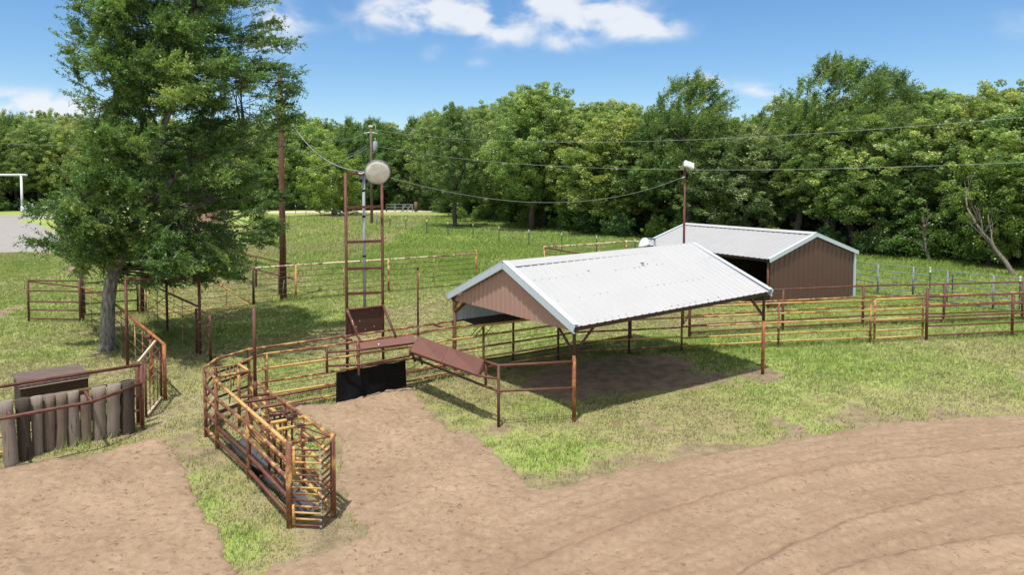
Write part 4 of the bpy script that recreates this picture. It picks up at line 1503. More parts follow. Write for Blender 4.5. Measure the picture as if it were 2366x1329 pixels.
line3(dep(-250, 290, 60), at(bp, hz(bp, 300)), 1.2, .012, 'wire running left from the near pole behind the elm', M['cable'])
line3(dep(852, 340, D1), dep(700, 398, 50), .3, .03, 'short stay wire slanting down left from the transformer pole', M['cable'])

# right light pole with a flat floodlight
lp = at(lpb, 0)
lpo = thing('light_pole', 'slim rusty pole with a flat white floodlight, rising behind the shelter roof', 'light pole', lp)
ht = hz(lp, 390)
pipe('pole', [at(lp, -.1), at(lp, ht)], .048, M['rust'], lpo)
hc = at(lp, hz(lp, 381)) + Vector((.13, -.15, 0))
a1 = Vector((.95, -.35, 0)).normalized()
n1 = Vector((.30, -.80, .42)).normalized()
a2 = n1.cross(a1).normalized()
a1 = a2.cross(n1).normalized()
mb = MB()
mb.box(hc, a1 * .20, a2 * .13, n1 * .04)
hd = mb.build('floodlight', M['white'], lpo)
MB().box(hc + n1 * .05, a1 * .175, a2 * .105, n1 * .006).build('lens', M['lens'], hd)
MB().box(hc - n1 * .08 - a1 * .1, a1 * .12, a2 * .1, n1 * .04).build('housing', M['galv'], hd)
pipe('bracket', [at(lp, ht), hc - n1 * .1], .03, M['galv'], lpo, 8)
pipe('cable_clamp', [at(lp, hz(lp, 412)) + Vector((-.16, -.05, 0)), at(lp, hz(lp, 408)) + Vector((0, -.09, 0))], .018, M['white'], lpo, 6)
pipe('wire_bundle', [at(lp, hz(lp, 412)) + Vector((-.03, -.09, 0)), at(lp, hz(lp, 425)) + Vector((-.1, -.08, 0)), at(lp, hz(lp, 450)) + Vector((-.05, -.09, 0))], .018, M['dark'], lpo, 6)
# white dome lamp by the barn corner
gp = at(dep(1513, 550, 28.5), 0)
gl2 = thing('dome_lamp', 'white dome lamp on a bent bracket just above the shelter ridge', 'lamp', gp)
pipe('post', [at(gp, -.1), at(gp, hz(gp, 552))], .045, M['galv'], gl2)
hp = dep(1488, 561, 28.2)
n = 20
rings = []
for zz, r in ((.20, .03), (.19, .08), (.15, .13), (.05, .19), (-.08, .235), (-.14, .245)):
    rings.append([hp + Vector((math.cos(2 * math.pi * j / n) * r, math.sin(2 * math.pi * j / n) * r, zz + .25 * r * math.cos(2 * math.pi * j / n))) for j in range(n)])
mb = MB()
mb.quadstrip(rings)
mb.build('lamp_shade', M['white'], gl2)
pipe('bracket', [at(gp, hz(gp, 552)), hp + Vector((.12, 0, .17)), hp + Vector((.02, 0, .19))], .035, M['galv'], gl2, 8)

# ------------------------------------------------------------------ log barrier and its pipes
lf = thing('log_barrier', 'row of weathered upright logs standing against the pipe rail at the left', 'barrier', pg(170, 1030))
logs = [(28, 1076, 927, 16, 'logg'), (58, 1062, 922, 16, 'logd'), (87, 1051, 917, 12.5, 'logg'), (114, 1041, 913, 14, 'log'), (142, 1035, 909, 14, 'log'), (171, 1028, 905, 15, 'logg'), (199, 1022, 914, 13.5, 'log'),
        (230, 1014, 894, 17, 'logg'), (260, 1009, 888, 16, 'logg'), (295, 1001, 881, 17.5, 'logd')]
for i, (x, yb, yt, w, mt) in enumerate(logs):
    b = pg(x, yb)
    h = hz(b, yt)
    r = w / FPX * b.y * .87
    pts, rr = [], []
    rg = np.random.default_rng(100 + i)
    lean_ = rg.normal(0, .022)
    for k in range(8):
        f = k / 7
        pts.append(at(b, -.15 + (h + .15) * f) + Vector((rg.normal(0, .003) + lean_ * f, rg.normal(0, .003), 0)) + Vector((-.06 * f * (1 if i == 0 else 0), 0, 0)))
        rr.append(r * (1 + rg.normal(0, .03)))
    mb = MB()
    mb.tube(pts, rr, 16)
    o = mb.build('log', M[mt], lf)
lr = thing('pipe_fence', 'brown pipe rails in front of and above the upright logs', 'fence', pg(330, 992))
E_ = pg(330, 993)
tl = pg(0, 894, 1.53)
dirL = (at(tl, 0) - E_).normalized()
far_ = E_ + dirL * 6.2
pipe('post', [at(E_, -.1), at(E_, 1.53)], .042, M['rust'], lr)
E2 = pg(320, 983)
pipe('post', [at(E2, -.1), at(E2, 1.5)], .045, M['rust'], lr)
pipe('rail', [at(E_, 1.53), at(far_, 1.53)], .036, M['rust'], lr)
for h, m_ in ((1.16, 'yellow'), (.80, 'yrust'), (.45, 'yellow'), (.12, 'yellow')):
    pipe('rail', [at(E_, h) + Vector((-.03, .06, 0)), at(far_, h) + Vector((-.03, .06, 0))], .03, M[m_], lr)
bend = pg(212, 929, 1.10)
far2 = pg(-150, 996, 1.10)
pipe('bent_rail', [at(E_, 1.09), bend, far2], .036, M['rust'], lr)
pipe('strut', [pp(196, 903, E_, far_), bend], .036, M['rust'], lr)
s2 = bend.lerp(far2, .55)
pipe('strut', [pp(14, 934, E_, far_), pg(24, 962, 1.10)], .036, M['rust'], lr)
# wooden box
wb = thing('wooden_box', 'large dark brown wooden box with a weathered plank lid behind the logs', 'box', pg(43, 950))
HB = .92
k4 = [pg(30, 864, HB), pg(184, 839, HB), pg(205, 867, HB), pg(43, 892, HB)]
cx_ = (k4[0] + k4[1] + k4[2] + k4[3]) / 4
ex = ((k4[1] + k4[2]) - (k4[0] + k4[3])) / 4
ey = ((k4[0] + k4[1]) - (k4[2] + k4[3])) / 4
ey = ey - ex * (ey.dot(ex) / ex.dot(ex))
wb.location = at(cx_, 0)
ob = MB().box(at(cx_, HB - .03), ex, ey, Z * .03)
lo_ = ob.build('lid', M['lid'], wb)
ob = MB().box(at(cx_, (HB - .06) / 2), ex * .97, ey * .96, Z * (HB - .06) / 2)
ob.build('carcass', M['boxside'], wb)
ob = MB().beam(at(cx_, HB - .075) - ex - ey * 1.0, at(cx_, HB - .075) + ex - ey * 1.0, .012, .016)
ob.build('lid_trim', M['plank'], wb)

# ------------------------------------------------------------------ wire fence on steel posts, far gates
tpx = [(683, 494), (707, 496), (740, 498), (767, 503), (839, 513), (901, 527), (938, 531), (986, 540), (1035, 546), (1093, 551), (1153, 560), (1222, 570), (1298, 579), (1378, 588), (1467, 599), (1560, 611)]
wf = thing('barbed_wire_fence', 'wire fence on white tipped green steel posts crossing the pasture to the wood', 'fence', pg(1093, 551))
tps = [pg(*p) for p in tpx]
for p in tps:
    ps = .035 if p.y < 70 else .05
    mb = MB()
    mb.box(at(p, .62), Vector((ps, 0, 0)), Vector((0, .008, 0)), Z * .64)
    mb.box(at(p, .62) + Vector((0, .03, 0)), Vector((.008, 0, 0)), Vector((0, .025, 0)), Z * .64)
    po = mb.build('post', M['tpost'], wf)
    MB().box(at(p, 1.40), Vector((ps * .9, 0, 0)), Vector((0, .02, 0)), Z * .10).build('post_tip', M['white'], po)
for h in (1.38, 1.08, .78, .48):
    MB().tube([at(p, h) for p in tps], .007, 4).build('wire', M['galv'], wf)
for i, (x, y0, y1) in enumerate(((2148, 676, 619), (2200, 686, 632), (2355, 716, 640))):
    b = pg(x, y0)
    h = hz(b, y1)
    mb = MB()
    mb.box(at(b, h / 2 - .1), Vector((.03, 0, 0)), Vector((0, .008, 0)), Z * (h / 2 - .05))
    o = thing('steel_post', ['green steel fence post with a long white tip, behind the galvanised panels', 'plain dark steel fence post among the galvanised panels', 'green steel fence post with white tip at the right edge of the view'][i], 'fence post', b, 'steel posts by the stock panels')
    mb.build('shaft', M['tpost'], o)
    if i != 1:
        MB().box(at(b, h - .1), Vector((.04, 0, 0)), Vector((0, .02, 0)), Z * .14).build('tip', M['white'], o)
# far wooden gate
ga, gb = pg(893, 489.5), pg(955, 489.5)
fg = thing('farm_gate', 'distant grey wooden farm gate with slanting braces by the dirt road', 'gate', ga)
for f in (0, .32, .62, .97):
    p = ga.lerp(gb, f)
    MB().box(at(p, .75), Vector((.12, 0, 0)), Vector((0, .08, 0)), Z * .75).build('upright', M['galv'] if f > .3 else M['logd'], fg)
for h in (.35, .85, 1.4):
    MB().beam(at(ga, h), at(gb, h), .06, .15).build('bar', M['galv'], fg)
for f in (.55, .75):
    MB().beam(at(ga.lerp(gb, f), 0) + Vector((0, -.6, 0)), at(ga.lerp(gb, f + .18), 1.4), .1, .14).build('brace', M['conduit'], fg)
gp_ = pg(961, 489.5)
o = MB().tube([at(gp_, -.1), at(gp_, 1.9)], .32, 10).build('gate_post', M['poleg'])
tag(o, 'thick short wooden gate post right of the distant farm gate', 'post')
# white ranch entrance
e = pg(52, 504)
en = thing('ranch_entrance', 'tall white pipe entrance arch over the gravel drive', 'entrance', e)
eh = hz(e, 404)
pipe('post', [at(e, -.1), at(e, eh)], .17, M['white'], en)
pipe('post', [at(e, -.1) + Vector((-13, 0, 0)), at(e, eh) + Vector((-13, 0, 0))], .17, M['white'], en)
pipe('cross_beam', [at(e, eh) + Vector((.9, 0, 0)), at(e, eh) + Vector((-14, 0, 0))], .17, M['white'], en)
ga, gb = pg(50, 505), pg(76, 496)
wfz = thing('white_gate', 'small white pipe gate swung back beside the entrance post', 'gate', ga)
for p in (ga, gb):
    pipe('stile', [at(p, 0), at(p, 1.9)], .09, M['white'], wfz)
for h in (1.8, 1.0, .15):
    pipe('bar', [at(ga, h), at(gb, h)], .06, M['white'], wfz)
pipe('brace', [at(ga, 1.8), at(gb, .15)], .06, M['white'], wfz)
ga, gb = pg(54, 505.5), pg(143, 507)
wfz = thing('white_gate', 'long white pipe gate reaching from the entrance post into the elm leaves', 'gate', ga)
for p in (ga, gb):
    pipe('stile', [at(p, 0), at(p, 1.9)], .09, M['white'], wfz)
for h in (1.85, 1.0, .12):
    pipe('bar', [at(ga, h), at(gb, h)], .06, M['white'], wfz)
pipe('brace', [at(ga, 1.7), at(ga.lerp(gb, .5), .7), at(gb, 1.7)], .06, M['white'], wfz)
# ------------------------------------------------------------------ weeds left standing under the pipes
wx, wy = [], []
for ln in FENCED + [[pg(476, 1010), pg(576, 1108), pg(670, 1220)], [pg(330, 992), pg(27, 1076)], [pg(1152, 987), pg(1326, 975)], [at(LU, 0), at(RU, 0)]]:
    for a, b in zip(ln[:-1], ln[1:]):
        m = int((b - a).length * 26)
        f_ = rng.random(m)
        wx.append(a.x + (b.x - a.x) * f_ + rng.normal(0, .13, m))
        wy.append(a.y + (b.y - a.y) * f_ + rng.normal(0, .13, m))
wx, wy = np.concatenate(wx), np.concatenate(wy)
kp = (sdist(wx, wy, ARENA) < 0.1) & (fbm(wx, wy, 1.1, 3, 88) > .44) & (wy < 60)
wx, wy = wx[kp], wy[kp]
so, lu = soil_lush(wx, wy)
blades('fence_weeds', np.stack([wx, wy, np.zeros_like(wx)], 1), rng.uniform(.08, .30, len(wx)) * (.6 + .8 * fbm(wx, wy, .7, 2, 90)), 0.010 + 0.0006 * wy, .7, np.clip(lu + .22, 0, 1), 'taller green weeds and grass growing under the fence pipes', 4)

# ------------------------------------------------------------------ foliage
def leaf_mesh(name, P, D, L, Wd, tone, mat, parent=None, nrm=None):
    """rhombic folded leaves: positions P, directions D, lengths L, widths Wd"""
    n = len(P)
    D = D / (np.linalg.norm(D, axis=1, keepdims=True) + 1e-9)
    R = rng.normal(0, 1, (n, 3)) if nrm is None else nrm + rng.normal(0, .45, (n, 3))
    S = np.cross(D, R)
    S /= (np.linalg.norm(S, axis=1, keepdims=True) + 1e-9)
    Nn = np.cross(S, D)
    a = P
    tip = P + D * L[:, None]
    mid = P + D * (L * .45)[:, None] + Nn * (L * .12)[:, None]
    v = np.stack([a, mid + S * (Wd * .5)[:, None], tip, mid - S * (Wd * .5)[:, None]], 1).reshape(-1, 3)
    f = np.arange(4 * n).reshape(-1, 4)
    return np_mesh(name, v, f, mat, {'tone': np.repeat(np.clip(tone, 0, 1), 4)}, parent)


def sprays(centers, dirs, lens, spread, n_twig, n_leaf, twig_len, leaf, wratio, tones, droop=0.0, wind=None):
    """leafy sprays: twigs fan out along each bough, leaves sit along each twig"""
    nb = len(centers)
    b = np.repeat(np.arange(nb), n_twig)
    nt = len(b)
    t = rng.random(nt) ** .8
    d = dirs[b]
    base = centers[b] + d * (lens[b] * t)[:, None]
    td = d + rng.normal(0, 1, (nt, 3)) * spread
    if wind is not None:
        td = td + wind
    td[:, 2] -= droop
    td /= np.linalg.norm(td, axis=1, keepdims=True)
    tl = twig_len * rng.uniform(.5, 1.3, nt)
    k = np.repeat(np.arange(nt), n_leaf)
    s = rng.random(len(k))
    P = base[k] + td[k] * (tl[k] * s)[:, None] + rng.normal(0, leaf * .35, (len(k), 3))
    P[:, 2] -= droop * .5 * tl[k] * s * s
    D = td[k] * .9 + rng.normal(0, .7, (len(k), 3))
    L = leaf * rng.uniform(.6, 1.35, len(k))
    tone = tones[b][k] + rng.normal(0, .15, len(k))
    return P, D, L, L * wratio, tone, base, td, tl


def limb(mb, a, b, r0, r1, bend=.12, seg=6, n=7):
    a, b = Vector(a), Vector(b)
    L = (b - a).length
    k = Vector((random.gauss(0, 1), random.gauss(0, 1), abs(random.gauss(0, .6)))) * bend * L
    pts, rr = [], []
    for i in range(seg + 1):
        f = i / seg
        p = a.lerp(b, f) + k * (4 * f * (1 - f) * .5)
        if 0 < i < seg:
            p += Vector((random.gauss(0, 1), random.gauss(0, 1), random.gauss(0, 1))) * L * .012
        pts.append(p)
        rr.append(r0 + (r1 - r0) * f)
    mb.tube(pts, rr, n)
    return pts


# ---- the big elm by the left pens
eb = pg(247, 808)
elm = thing('elm_tree', 'big dark wind blown elm overhanging the left pens', 'tree', eb)
dE = eb.y


def ep(px, py, dy=0.0):
    return dep(px, py, dE + dy)


mb = MB()
trunk_pts = [at(eb, -.2), ep(248, 760), ep(250, 700), ep(256, 655), ep(268, 620)]
mb.tube(trunk_pts, [.265, .228, .212, .208, .20], 16)
root = [at(eb, -.1) + Vector((math.cos(a), math.sin(a), 0)) * .265 for a in (0.3, 1.7, 3.0, 4.4, 5.4)]
for r_ in root:
    mb.tube([r_, at(eb, .35) + (r_ - at(eb, 0)) * .35], [.10, .12], 8)
L1 = limb(mb, ep(266, 628), ep(262, 300, .4), .20, .12, .04, 8, 10)
L1b = limb(mb, L1[-1], ep(300, -120, .6), .12, .04, .05, 8, 8)
L2 = limb(mb, ep(268, 624), ep(330, 480, -.3), .19, .14, .05, 6, 10)
L2b = limb(mb, L2[-1], ep(420, 180, -.2), .14, .08, .05, 7, 9)
L2c = limb(mb, L2b[-1], ep(470, -60, 0), .08, .03, .06, 6, 8)
L3 = limb(mb, L2[3], ep(470, 470, -1.2), .10, .05, .08, 6, 8)
L3b = limb(mb, L2[-1], ep(560, 300, .8), .10, .04, .08, 6, 8)
L4 = limb(mb, ep(262, 600), ep(170, 500, -.8), .11, .05, .1, 6, 8)
skeleton = [Vector(p) for p in (L1 + L1b + L2 + L2b + L2c + L3 + L3b + L4)]
# crown outline measured at rows of the photo: (row, left, right)
rows = [(-160, 320, 490), (-90, 255, 550), (0, 222, 580), (60, 212, 592), (120, 214, 590), (180, 208, 592), (240, 212, 590), (300, 205, 588), (360, 190, 588), (420, 165, 584), (480, 140, 575), (540, 128, 575), (590, 140, 560), (630, 205, 520), (665, 250, 490)]
ry = [r[0] for r in rows]


def crown_pt():
    while True:
        py = random.uniform(-160, 655)
        l_, r_ = np.interp(py, ry, [r[1] for r in rows]), np.interp(py, ry, [r[2] for r in rows])
        c_, w_ = (l_ + r_) / 2, (r_ - l_) / 2
        a = random.uniform(0, 2 * math.pi)
        q = math.sqrt(random.random()) * .5 + .5 * random.random() ** .35
        q = min(q, 1.0) * .93
        x = c_ + w_ * q * math.cos(a)
        dy = 3.9 * q * math.sin(a) * (1.0 if py > 40 else .75) + .6
        # keep some windows open in the crown
        return x, py, dy, a, q


cent, dirs, lens, tones = [], [], [], []
tw = MB()
nb_ = 1160
clumps = [crown_pt() for _ in range(182)]
clumps += [(random.uniform(115, 235), random.uniform(410, 610), random.uniform(-2.0, 1.5), 0, .9) for _ in range(18)]
clumps += [(random.uniform(205, 300), random.uniform(270, 450), random.uniform(-2.2, -.2), 0, .9) for _ in range(16)]
clumps += [(random.uniform(212, 285), random.uniform(-60, 270), random.uniform(-2.2, -.1), 0, .9) for _ in range(16)]
for i in range(nb_):
    x, py, dy, a, q = clumps[i % 232]
    x, py, dy = x + random.gauss(0, 26), py + random.gauss(0, 15), dy + random.gauss(0, .38)
    w_l, w_r = np.interp(py, ry, [r[1] for r in rows]), np.interp(py, ry, [r[2] for r in rows])
    if x < w_l - 5 or x > w_r + 5 or py > 665:
        continue
    if 415 < x < 505 and 486 < py < 536 and random.random() < .85:
        continue
    if 190 < py < 300 and 310 < x < 400 and random.random() < .5:
        continue
    if py > 610 and x < 330 and random.random() < .6:
        continue
    c = ep(x, py, dy)
    s = min(random.sample(skeleton, 22), key=lambda k: (k - c).length + max(0, k.z - c.z) * .8)
    outd = (c - s)
    outd.z *= .6
    d = outd.normalized() * .8 + Vector((.75, -.05, .12)) + Vector((random.gauss(0, .2), random.gauss(0, .2), random.gauss(0, .15)))
    if c.z < 4.5:
        d.z -= .25
    d.normalize()
    ln = random.uniform(.6, 1.35)
    cent.append(c - d * ln * .7)
    dirs.append(d)
    lens.append(ln)
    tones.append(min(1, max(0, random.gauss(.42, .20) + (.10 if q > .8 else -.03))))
    if .8 < (c - s).length < 3.2 and random.random() < .42:
        limb(tw, s, c - d * ln * .6, .035, .014, .10, 4, 5)
    tw.tube([c - d * ln * .7, c + d * ln * .35 + Vector((0, 0, -.05))], [.016, .005], 4)
# long wispy leading shoots to the right and the top left
for (x, py, ang, L_) in ((600, 175, .05, 1.5), (625, 190, .0, 1.2), (610, 100, .1, 1.2), (600, 150, .2, 1.0), (640, 205, -.3, .9), (585, 60, .2, 1.0), (620, 255, .1, 1.2), (630, 268, .4, .9), (175, 160, 2.2, .8), (195, 40, 2.4, .9), (205, 8, 2.0, .8), (190, 100, 2.2, .7), (183, 190, 2.0, .6),
                         (610, 450, .0, 1.0), (575, 560, .1, 1.1), (590, 520, -.1, 1.0), (100, 490, 2.9, .8), (110, 560, 3.3, .8), (525, 625, -.2, .8), (585, 490, -.1, 1.1), (625, 305, .3, 1.0), (640, 280, .35, .8)):
    c = ep(x - 20 * math.cos(ang), py, random.uniform(-1, 1.5))
    d = Vector((math.cos(ang), random.uniform(-.2, .2), math.sin(ang))).normalized()
    for k in range(2):
        cent.append(c + Vector((0, 0, random.gauss(0, .12))))
        dirs.append((d + Vector((0, 0, random.gauss(0, .12)))).normalized())
        lens.append(L_)
        tones.append(.35)
    tw.tube([c, c + d * L_ * 1.15], [.014, .004], 4)
# wispy shoots round the outline
sc_, sd_, sl_, st_ = [], [], [], []
for k in range(190):
    py = random.uniform(-60, 650)
    right = random.random() < .62
    xb = np.interp(py, ry, [r[2] if right else r[1] for r in rows])
    c = ep(xb + (-22 if right else 22) + random.gauss(0, 12), py, random.uniform(-2.6, 2.6))
    d = Vector(((1.0 if right else -.55) + random.gauss(0, .25), random.gauss(0, .3), random.gauss(.15 if right else .5, .25))).normalized()
    L_ = random.uniform(.5, 1.15)
    sc_.append(tuple(c))
    sd_.append(tuple(d))
    sl_.append(L_)
    st_.append(min(1, max(0, random.gauss(.42, .15))))
    tw.tube([c - d * .3, c + d * L_ * 1.1], [.012, .004], 4)
trunk = mb.build('trunk', M['bark_elm'], elm)
tw.build('branches', M['bark_dark'], elm)
cent, dirs, lens, tones = np.array([tuple(c) for c in cent]), np.array([tuple(d) for d in dirs]), np.array(lens), np.array(tones)
S_ = sprays(np.array(sc_), np.array(sd_), np.array(sl_), .22, 9, 13, .26, .075, .5, np.array(st_))
P, D, L, Wd, tone, *_ = sprays(cent, dirs, lens, .50, 17, 30, .52, .070, .55, tones, droop=.10, wind=np.array([.30, 0, .02]))
P, D, L, Wd, tone = (np.concatenate([a_, b_]) for a_, b_ in zip((P, D, L, Wd, tone), S_[:5]))
keep = P[:, 2] > 1.55
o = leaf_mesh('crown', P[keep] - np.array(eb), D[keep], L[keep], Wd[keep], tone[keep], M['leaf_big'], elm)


# ---- kinds of wood trees, built once and copied
def make_tree(kind, H, R, zlow, nb, n_twig, n_leaf, leaf, mat, bark_m, style, seed):
    global rng
    rng = np.random.default_rng(seed)
    random.seed(seed)
    root = bpy.data.objects.new(kind, None)
    COL.objects.link(root)
    mb = MB()
    lean = random.uniform(-.5, .5)
    crook = [Vector((0, 0, -.3)), Vector((lean * .2, .1, H * .12)), Vector((lean * .5 + random.gauss(0, .15), random.gauss(0, .15), H * .25)), Vector((lean, random.gauss(0, .3), H * .40)), Vector((lean * 1.2, 0, H * .62)), Vector((lean, 0, H * .82))]
    r0 = .018 * H + .06
    mb.tube(crook, [r0 * 1.2, r0, r0 * .88, r0 * .72, r0 * .42, r0 * .12], 9)
    sk = [crook[2].lerp(crook[3], .5), crook[3], crook[4], crook[3].lerp(crook[4], .5), crook[5]]
    for k in range(8):
        a = k * 2.4 + random.uniform(-.4, .4)
        s = random.choice(sk[:4])
        e = Vector((math.cos(a) * R * random.uniform(.45, .8), math.sin(a) * R * random.uniform(.45, .8), min(H * .9, s.z + H * random.uniform(.08, .3))))
        pts = limb(mb, s, e, r0 * .42, r0 * .10, .16, 6, 6)
        sk += pts[2:]
    for k in range(14):          # bare grey inner branches
        s = random.choice(sk)
        e = s + Vector((random.gauss(0, 1), random.gauss(0, 1), random.gauss(.2, .5))).normalized() * R * random.uniform(.4, .75)
        limb(mb, s, e, r0 * .12, r0 * .04, .2, 5, 5)
    mb.build('trunk', bark_m, root)
    cs, ds, ls, ts = [], [], [], []
    for i in range(nb):
        a, q = rng.random() * 6.283, rng.random() ** .42
        f = rng.random()
        z = zlow + (H - zlow) * f
        prof = math.sin(math.pi * min(1, max(.02, (f * .86 + .13)))) ** .6
        lob = 1 + .22 * math.sin(3 * a + seed) + .20 * math.sin(5 * a + 2 * f * 6 + seed) + .12 * math.sin(9 * f * 3 + 2 * a)
        rr_ = R * prof * q * lob
        c = Vector((rr_ * math.cos(a) + lean * f, rr_ * math.sin(a), z))
        d = Vector((math.cos(a), math.sin(a), .35 + .8 * (f - .3)))
        if style == 'elm':
            d = d * .6 + Vector((.7, 0, .35))
        d.normalize()
        cs.append(tuple(c))
        ds.append(tuple(d))
        ls.append(rng.uniform(.6, 1.3) * (1.15 if style == 'elm' else .50 if H > 5 else .7))
        if style != 'elm' and i % 3 == 0:          # small outer clumps break the outline
            cs[-1] = tuple(Vector(cs[-1]) + Vector(ds[-1]) * rng.uniform(.3, 1.1) + Vector((0, 0, rng.uniform(0, .5))))
            ls[-1] = rng.uniform(.18, .38)
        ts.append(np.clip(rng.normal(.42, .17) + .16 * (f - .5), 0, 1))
    cs, ds, ls, ts = np.array(cs), np.array(ds), np.array(ls), np.array(ts)
    if style == 'elm':
        P, D, L, Wd, tone, *_ = sprays(cs, ds, ls, .42, n_twig, n_leaf, .9, leaf, .42, ts, wind=np.array([.25, 0, .1]))
        nr = None
    else:
        # rounded leaf clumps
        k = np.repeat(np.arange(nb), n_twig * n_leaf)
        v = rng.normal(0, 1, (len(k), 3))
        v /= np.linalg.norm(v, axis=1, keepdims=True)
        rad = (ls[k] * (.55 + .45 * rng.random(len(k)) ** .5))
        P = cs[k] + v * rad[:, None] * np.array([1, 1, .72])
        D = v * .5 + rng.normal(0, .8, (len(k), 3))
        L = leaf * rng.uniform(.6, 1.35, len(k))
        Wd = L * .62
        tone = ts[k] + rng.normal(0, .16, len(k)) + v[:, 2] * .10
        nr = v + np.array([0, 0, .5])
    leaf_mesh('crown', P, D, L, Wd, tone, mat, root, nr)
    return root


KIN = {}
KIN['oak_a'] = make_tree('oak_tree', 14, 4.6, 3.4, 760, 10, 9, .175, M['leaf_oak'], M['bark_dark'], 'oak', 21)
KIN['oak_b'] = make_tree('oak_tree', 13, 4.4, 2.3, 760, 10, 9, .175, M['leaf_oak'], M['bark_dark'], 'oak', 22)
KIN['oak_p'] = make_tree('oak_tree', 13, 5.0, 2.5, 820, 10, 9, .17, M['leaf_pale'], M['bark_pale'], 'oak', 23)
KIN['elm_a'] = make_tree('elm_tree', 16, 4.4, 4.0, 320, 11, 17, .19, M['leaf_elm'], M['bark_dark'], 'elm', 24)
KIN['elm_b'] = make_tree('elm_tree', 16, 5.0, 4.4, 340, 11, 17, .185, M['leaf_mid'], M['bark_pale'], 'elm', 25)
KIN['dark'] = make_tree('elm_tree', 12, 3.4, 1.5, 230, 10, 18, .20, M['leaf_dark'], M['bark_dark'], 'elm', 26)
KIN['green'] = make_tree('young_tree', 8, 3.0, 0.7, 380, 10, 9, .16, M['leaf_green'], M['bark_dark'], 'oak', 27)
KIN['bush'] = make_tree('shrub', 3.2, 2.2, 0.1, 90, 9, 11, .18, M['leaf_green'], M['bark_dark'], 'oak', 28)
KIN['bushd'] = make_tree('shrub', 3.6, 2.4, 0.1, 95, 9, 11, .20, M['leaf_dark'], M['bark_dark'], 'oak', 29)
BASEH = {'oak_a': 14.4, 'oak_b': 13.4, 'oak_p': 13.4, 'elm_a': 17.0, 'elm_b': 17.0, 'dark': 12.8, 'green': 8.5, 'bush': 3.7, 'bushd': 4.1}
USED = set()
random.seed(5)


def put(kind, x, y, H, wid=1.0, rot=None, label=None, cat='tree', group=None):
    src = KIN[kind]
    if kind in USED:
        o = src.copy()
        COL.objects.link(o)
        for chd in list(src.children):
            c = chd.copy()
            COL.objects.link(c)
            c.parent = o
    else:
        o = src
        USED.add(kind)
    s = H / BASEH[kind]
    o.location = (x, y, 0)
    if rot is None:
        rot = random.uniform(-.6, .6) if kind in ('elm_a', 'elm_b', 'dark') else random.uniform(0, 6.28)
    o.rotation_euler = (0, 0, rot)
    o.scale = (s * wid, s * wid, s)
    o['label'] = label
    o['category'] = cat
    if group:
        o['group'] = group
    elif 'group' in o.keys():
        del o['group']
    return o


SX = [-300, 0, 100, 180, 400, 640, 700, 750, 800, 870, 920, 980, 1050, 1100, 1200, 1250, 1300, 1400, 1460, 1500, 1600, 1660, 1700, 1740, 1800, 1850, 1920, 2000, 2080, 2150, 2200, 2260, 2366, 2700]
SY = [262, 258, 262, 272, 270, 275, 265, 287, 275, 268, 282, 262, 256, 252, 222, 208, 236, 238, 246, 240, 238, 246, 262, 258, 244, 235, 232, 232, 232, 204, 200, 212, 200, 205]


def hfor(px, d, py):
    return hz(Vector((0, d, 0)), py)


def gnd(px, d):
    return (px - W / 2) / FPX * d / 1.0


# trees that can be told apart
lone = pg(1052, 531)
lone = lone * (83.5 / lone.y)
put('oak_a', lone.x, lone.y, hz(lone, 250), .80, 1.0, 'lone oak with a dark crooked trunk standing in the pasture by the wire fence')
put('elm_a', gnd(1590, 63), 63, hfor(1590, 63, 172), 1.0, .2, 'tall dark feathery tree rising above the wood behind the right light pole')
put('elm_b', gnd(1925, 58), 58, hfor(1925, 58, 140), 1.08, 0.1, 'tallest wind blown elm in the wood, behind the brown barn')
put('elm_b', gnd(2040, 60), 60, hfor(2040, 60, 165), .85, -.3, 'slim wind blown elm just right of the tallest one')
put('oak_p', gnd(2320, 50), 50, hfor(2320, 50, 205), 1.0, 2.0, 'big pale grey green oak at the right end of the wood')
put('green', gnd(2290, 45), 45, hfor(2290, 45, 335), .75, .5, 'small yellow green tree in front of the big pale oak')
put('green', gnd(770, 112), 112, hfor(770, 112, 338), 1.1, .9, 'bright green young tree left of the light tower, by the brush pile')
put('oak_a', gnd(1230, 80), 80, hfor(1230, 80, 205), 1.05, 2.2, 'high crowned oak forming the highest point of the middle wood')
cnt = 0
WOODG = 'trees of the wood behind the pasture'
LAB = {'oak_a': 'yellow green oak in the crowded wood edge', 'oak_b': 'bushy yellow green oak low in the crowded wood edge', 'oak_p': 'pale green oak among the crowded wood trees', 'elm_a': 'dark feathery elm among the crowded wood trees', 'elm_b': 'mid green feathery elm among the crowded wood trees',
       'dark': 'dark green narrow tree in the far wood', 'green': 'low bright green tree at the foot of the wood'}
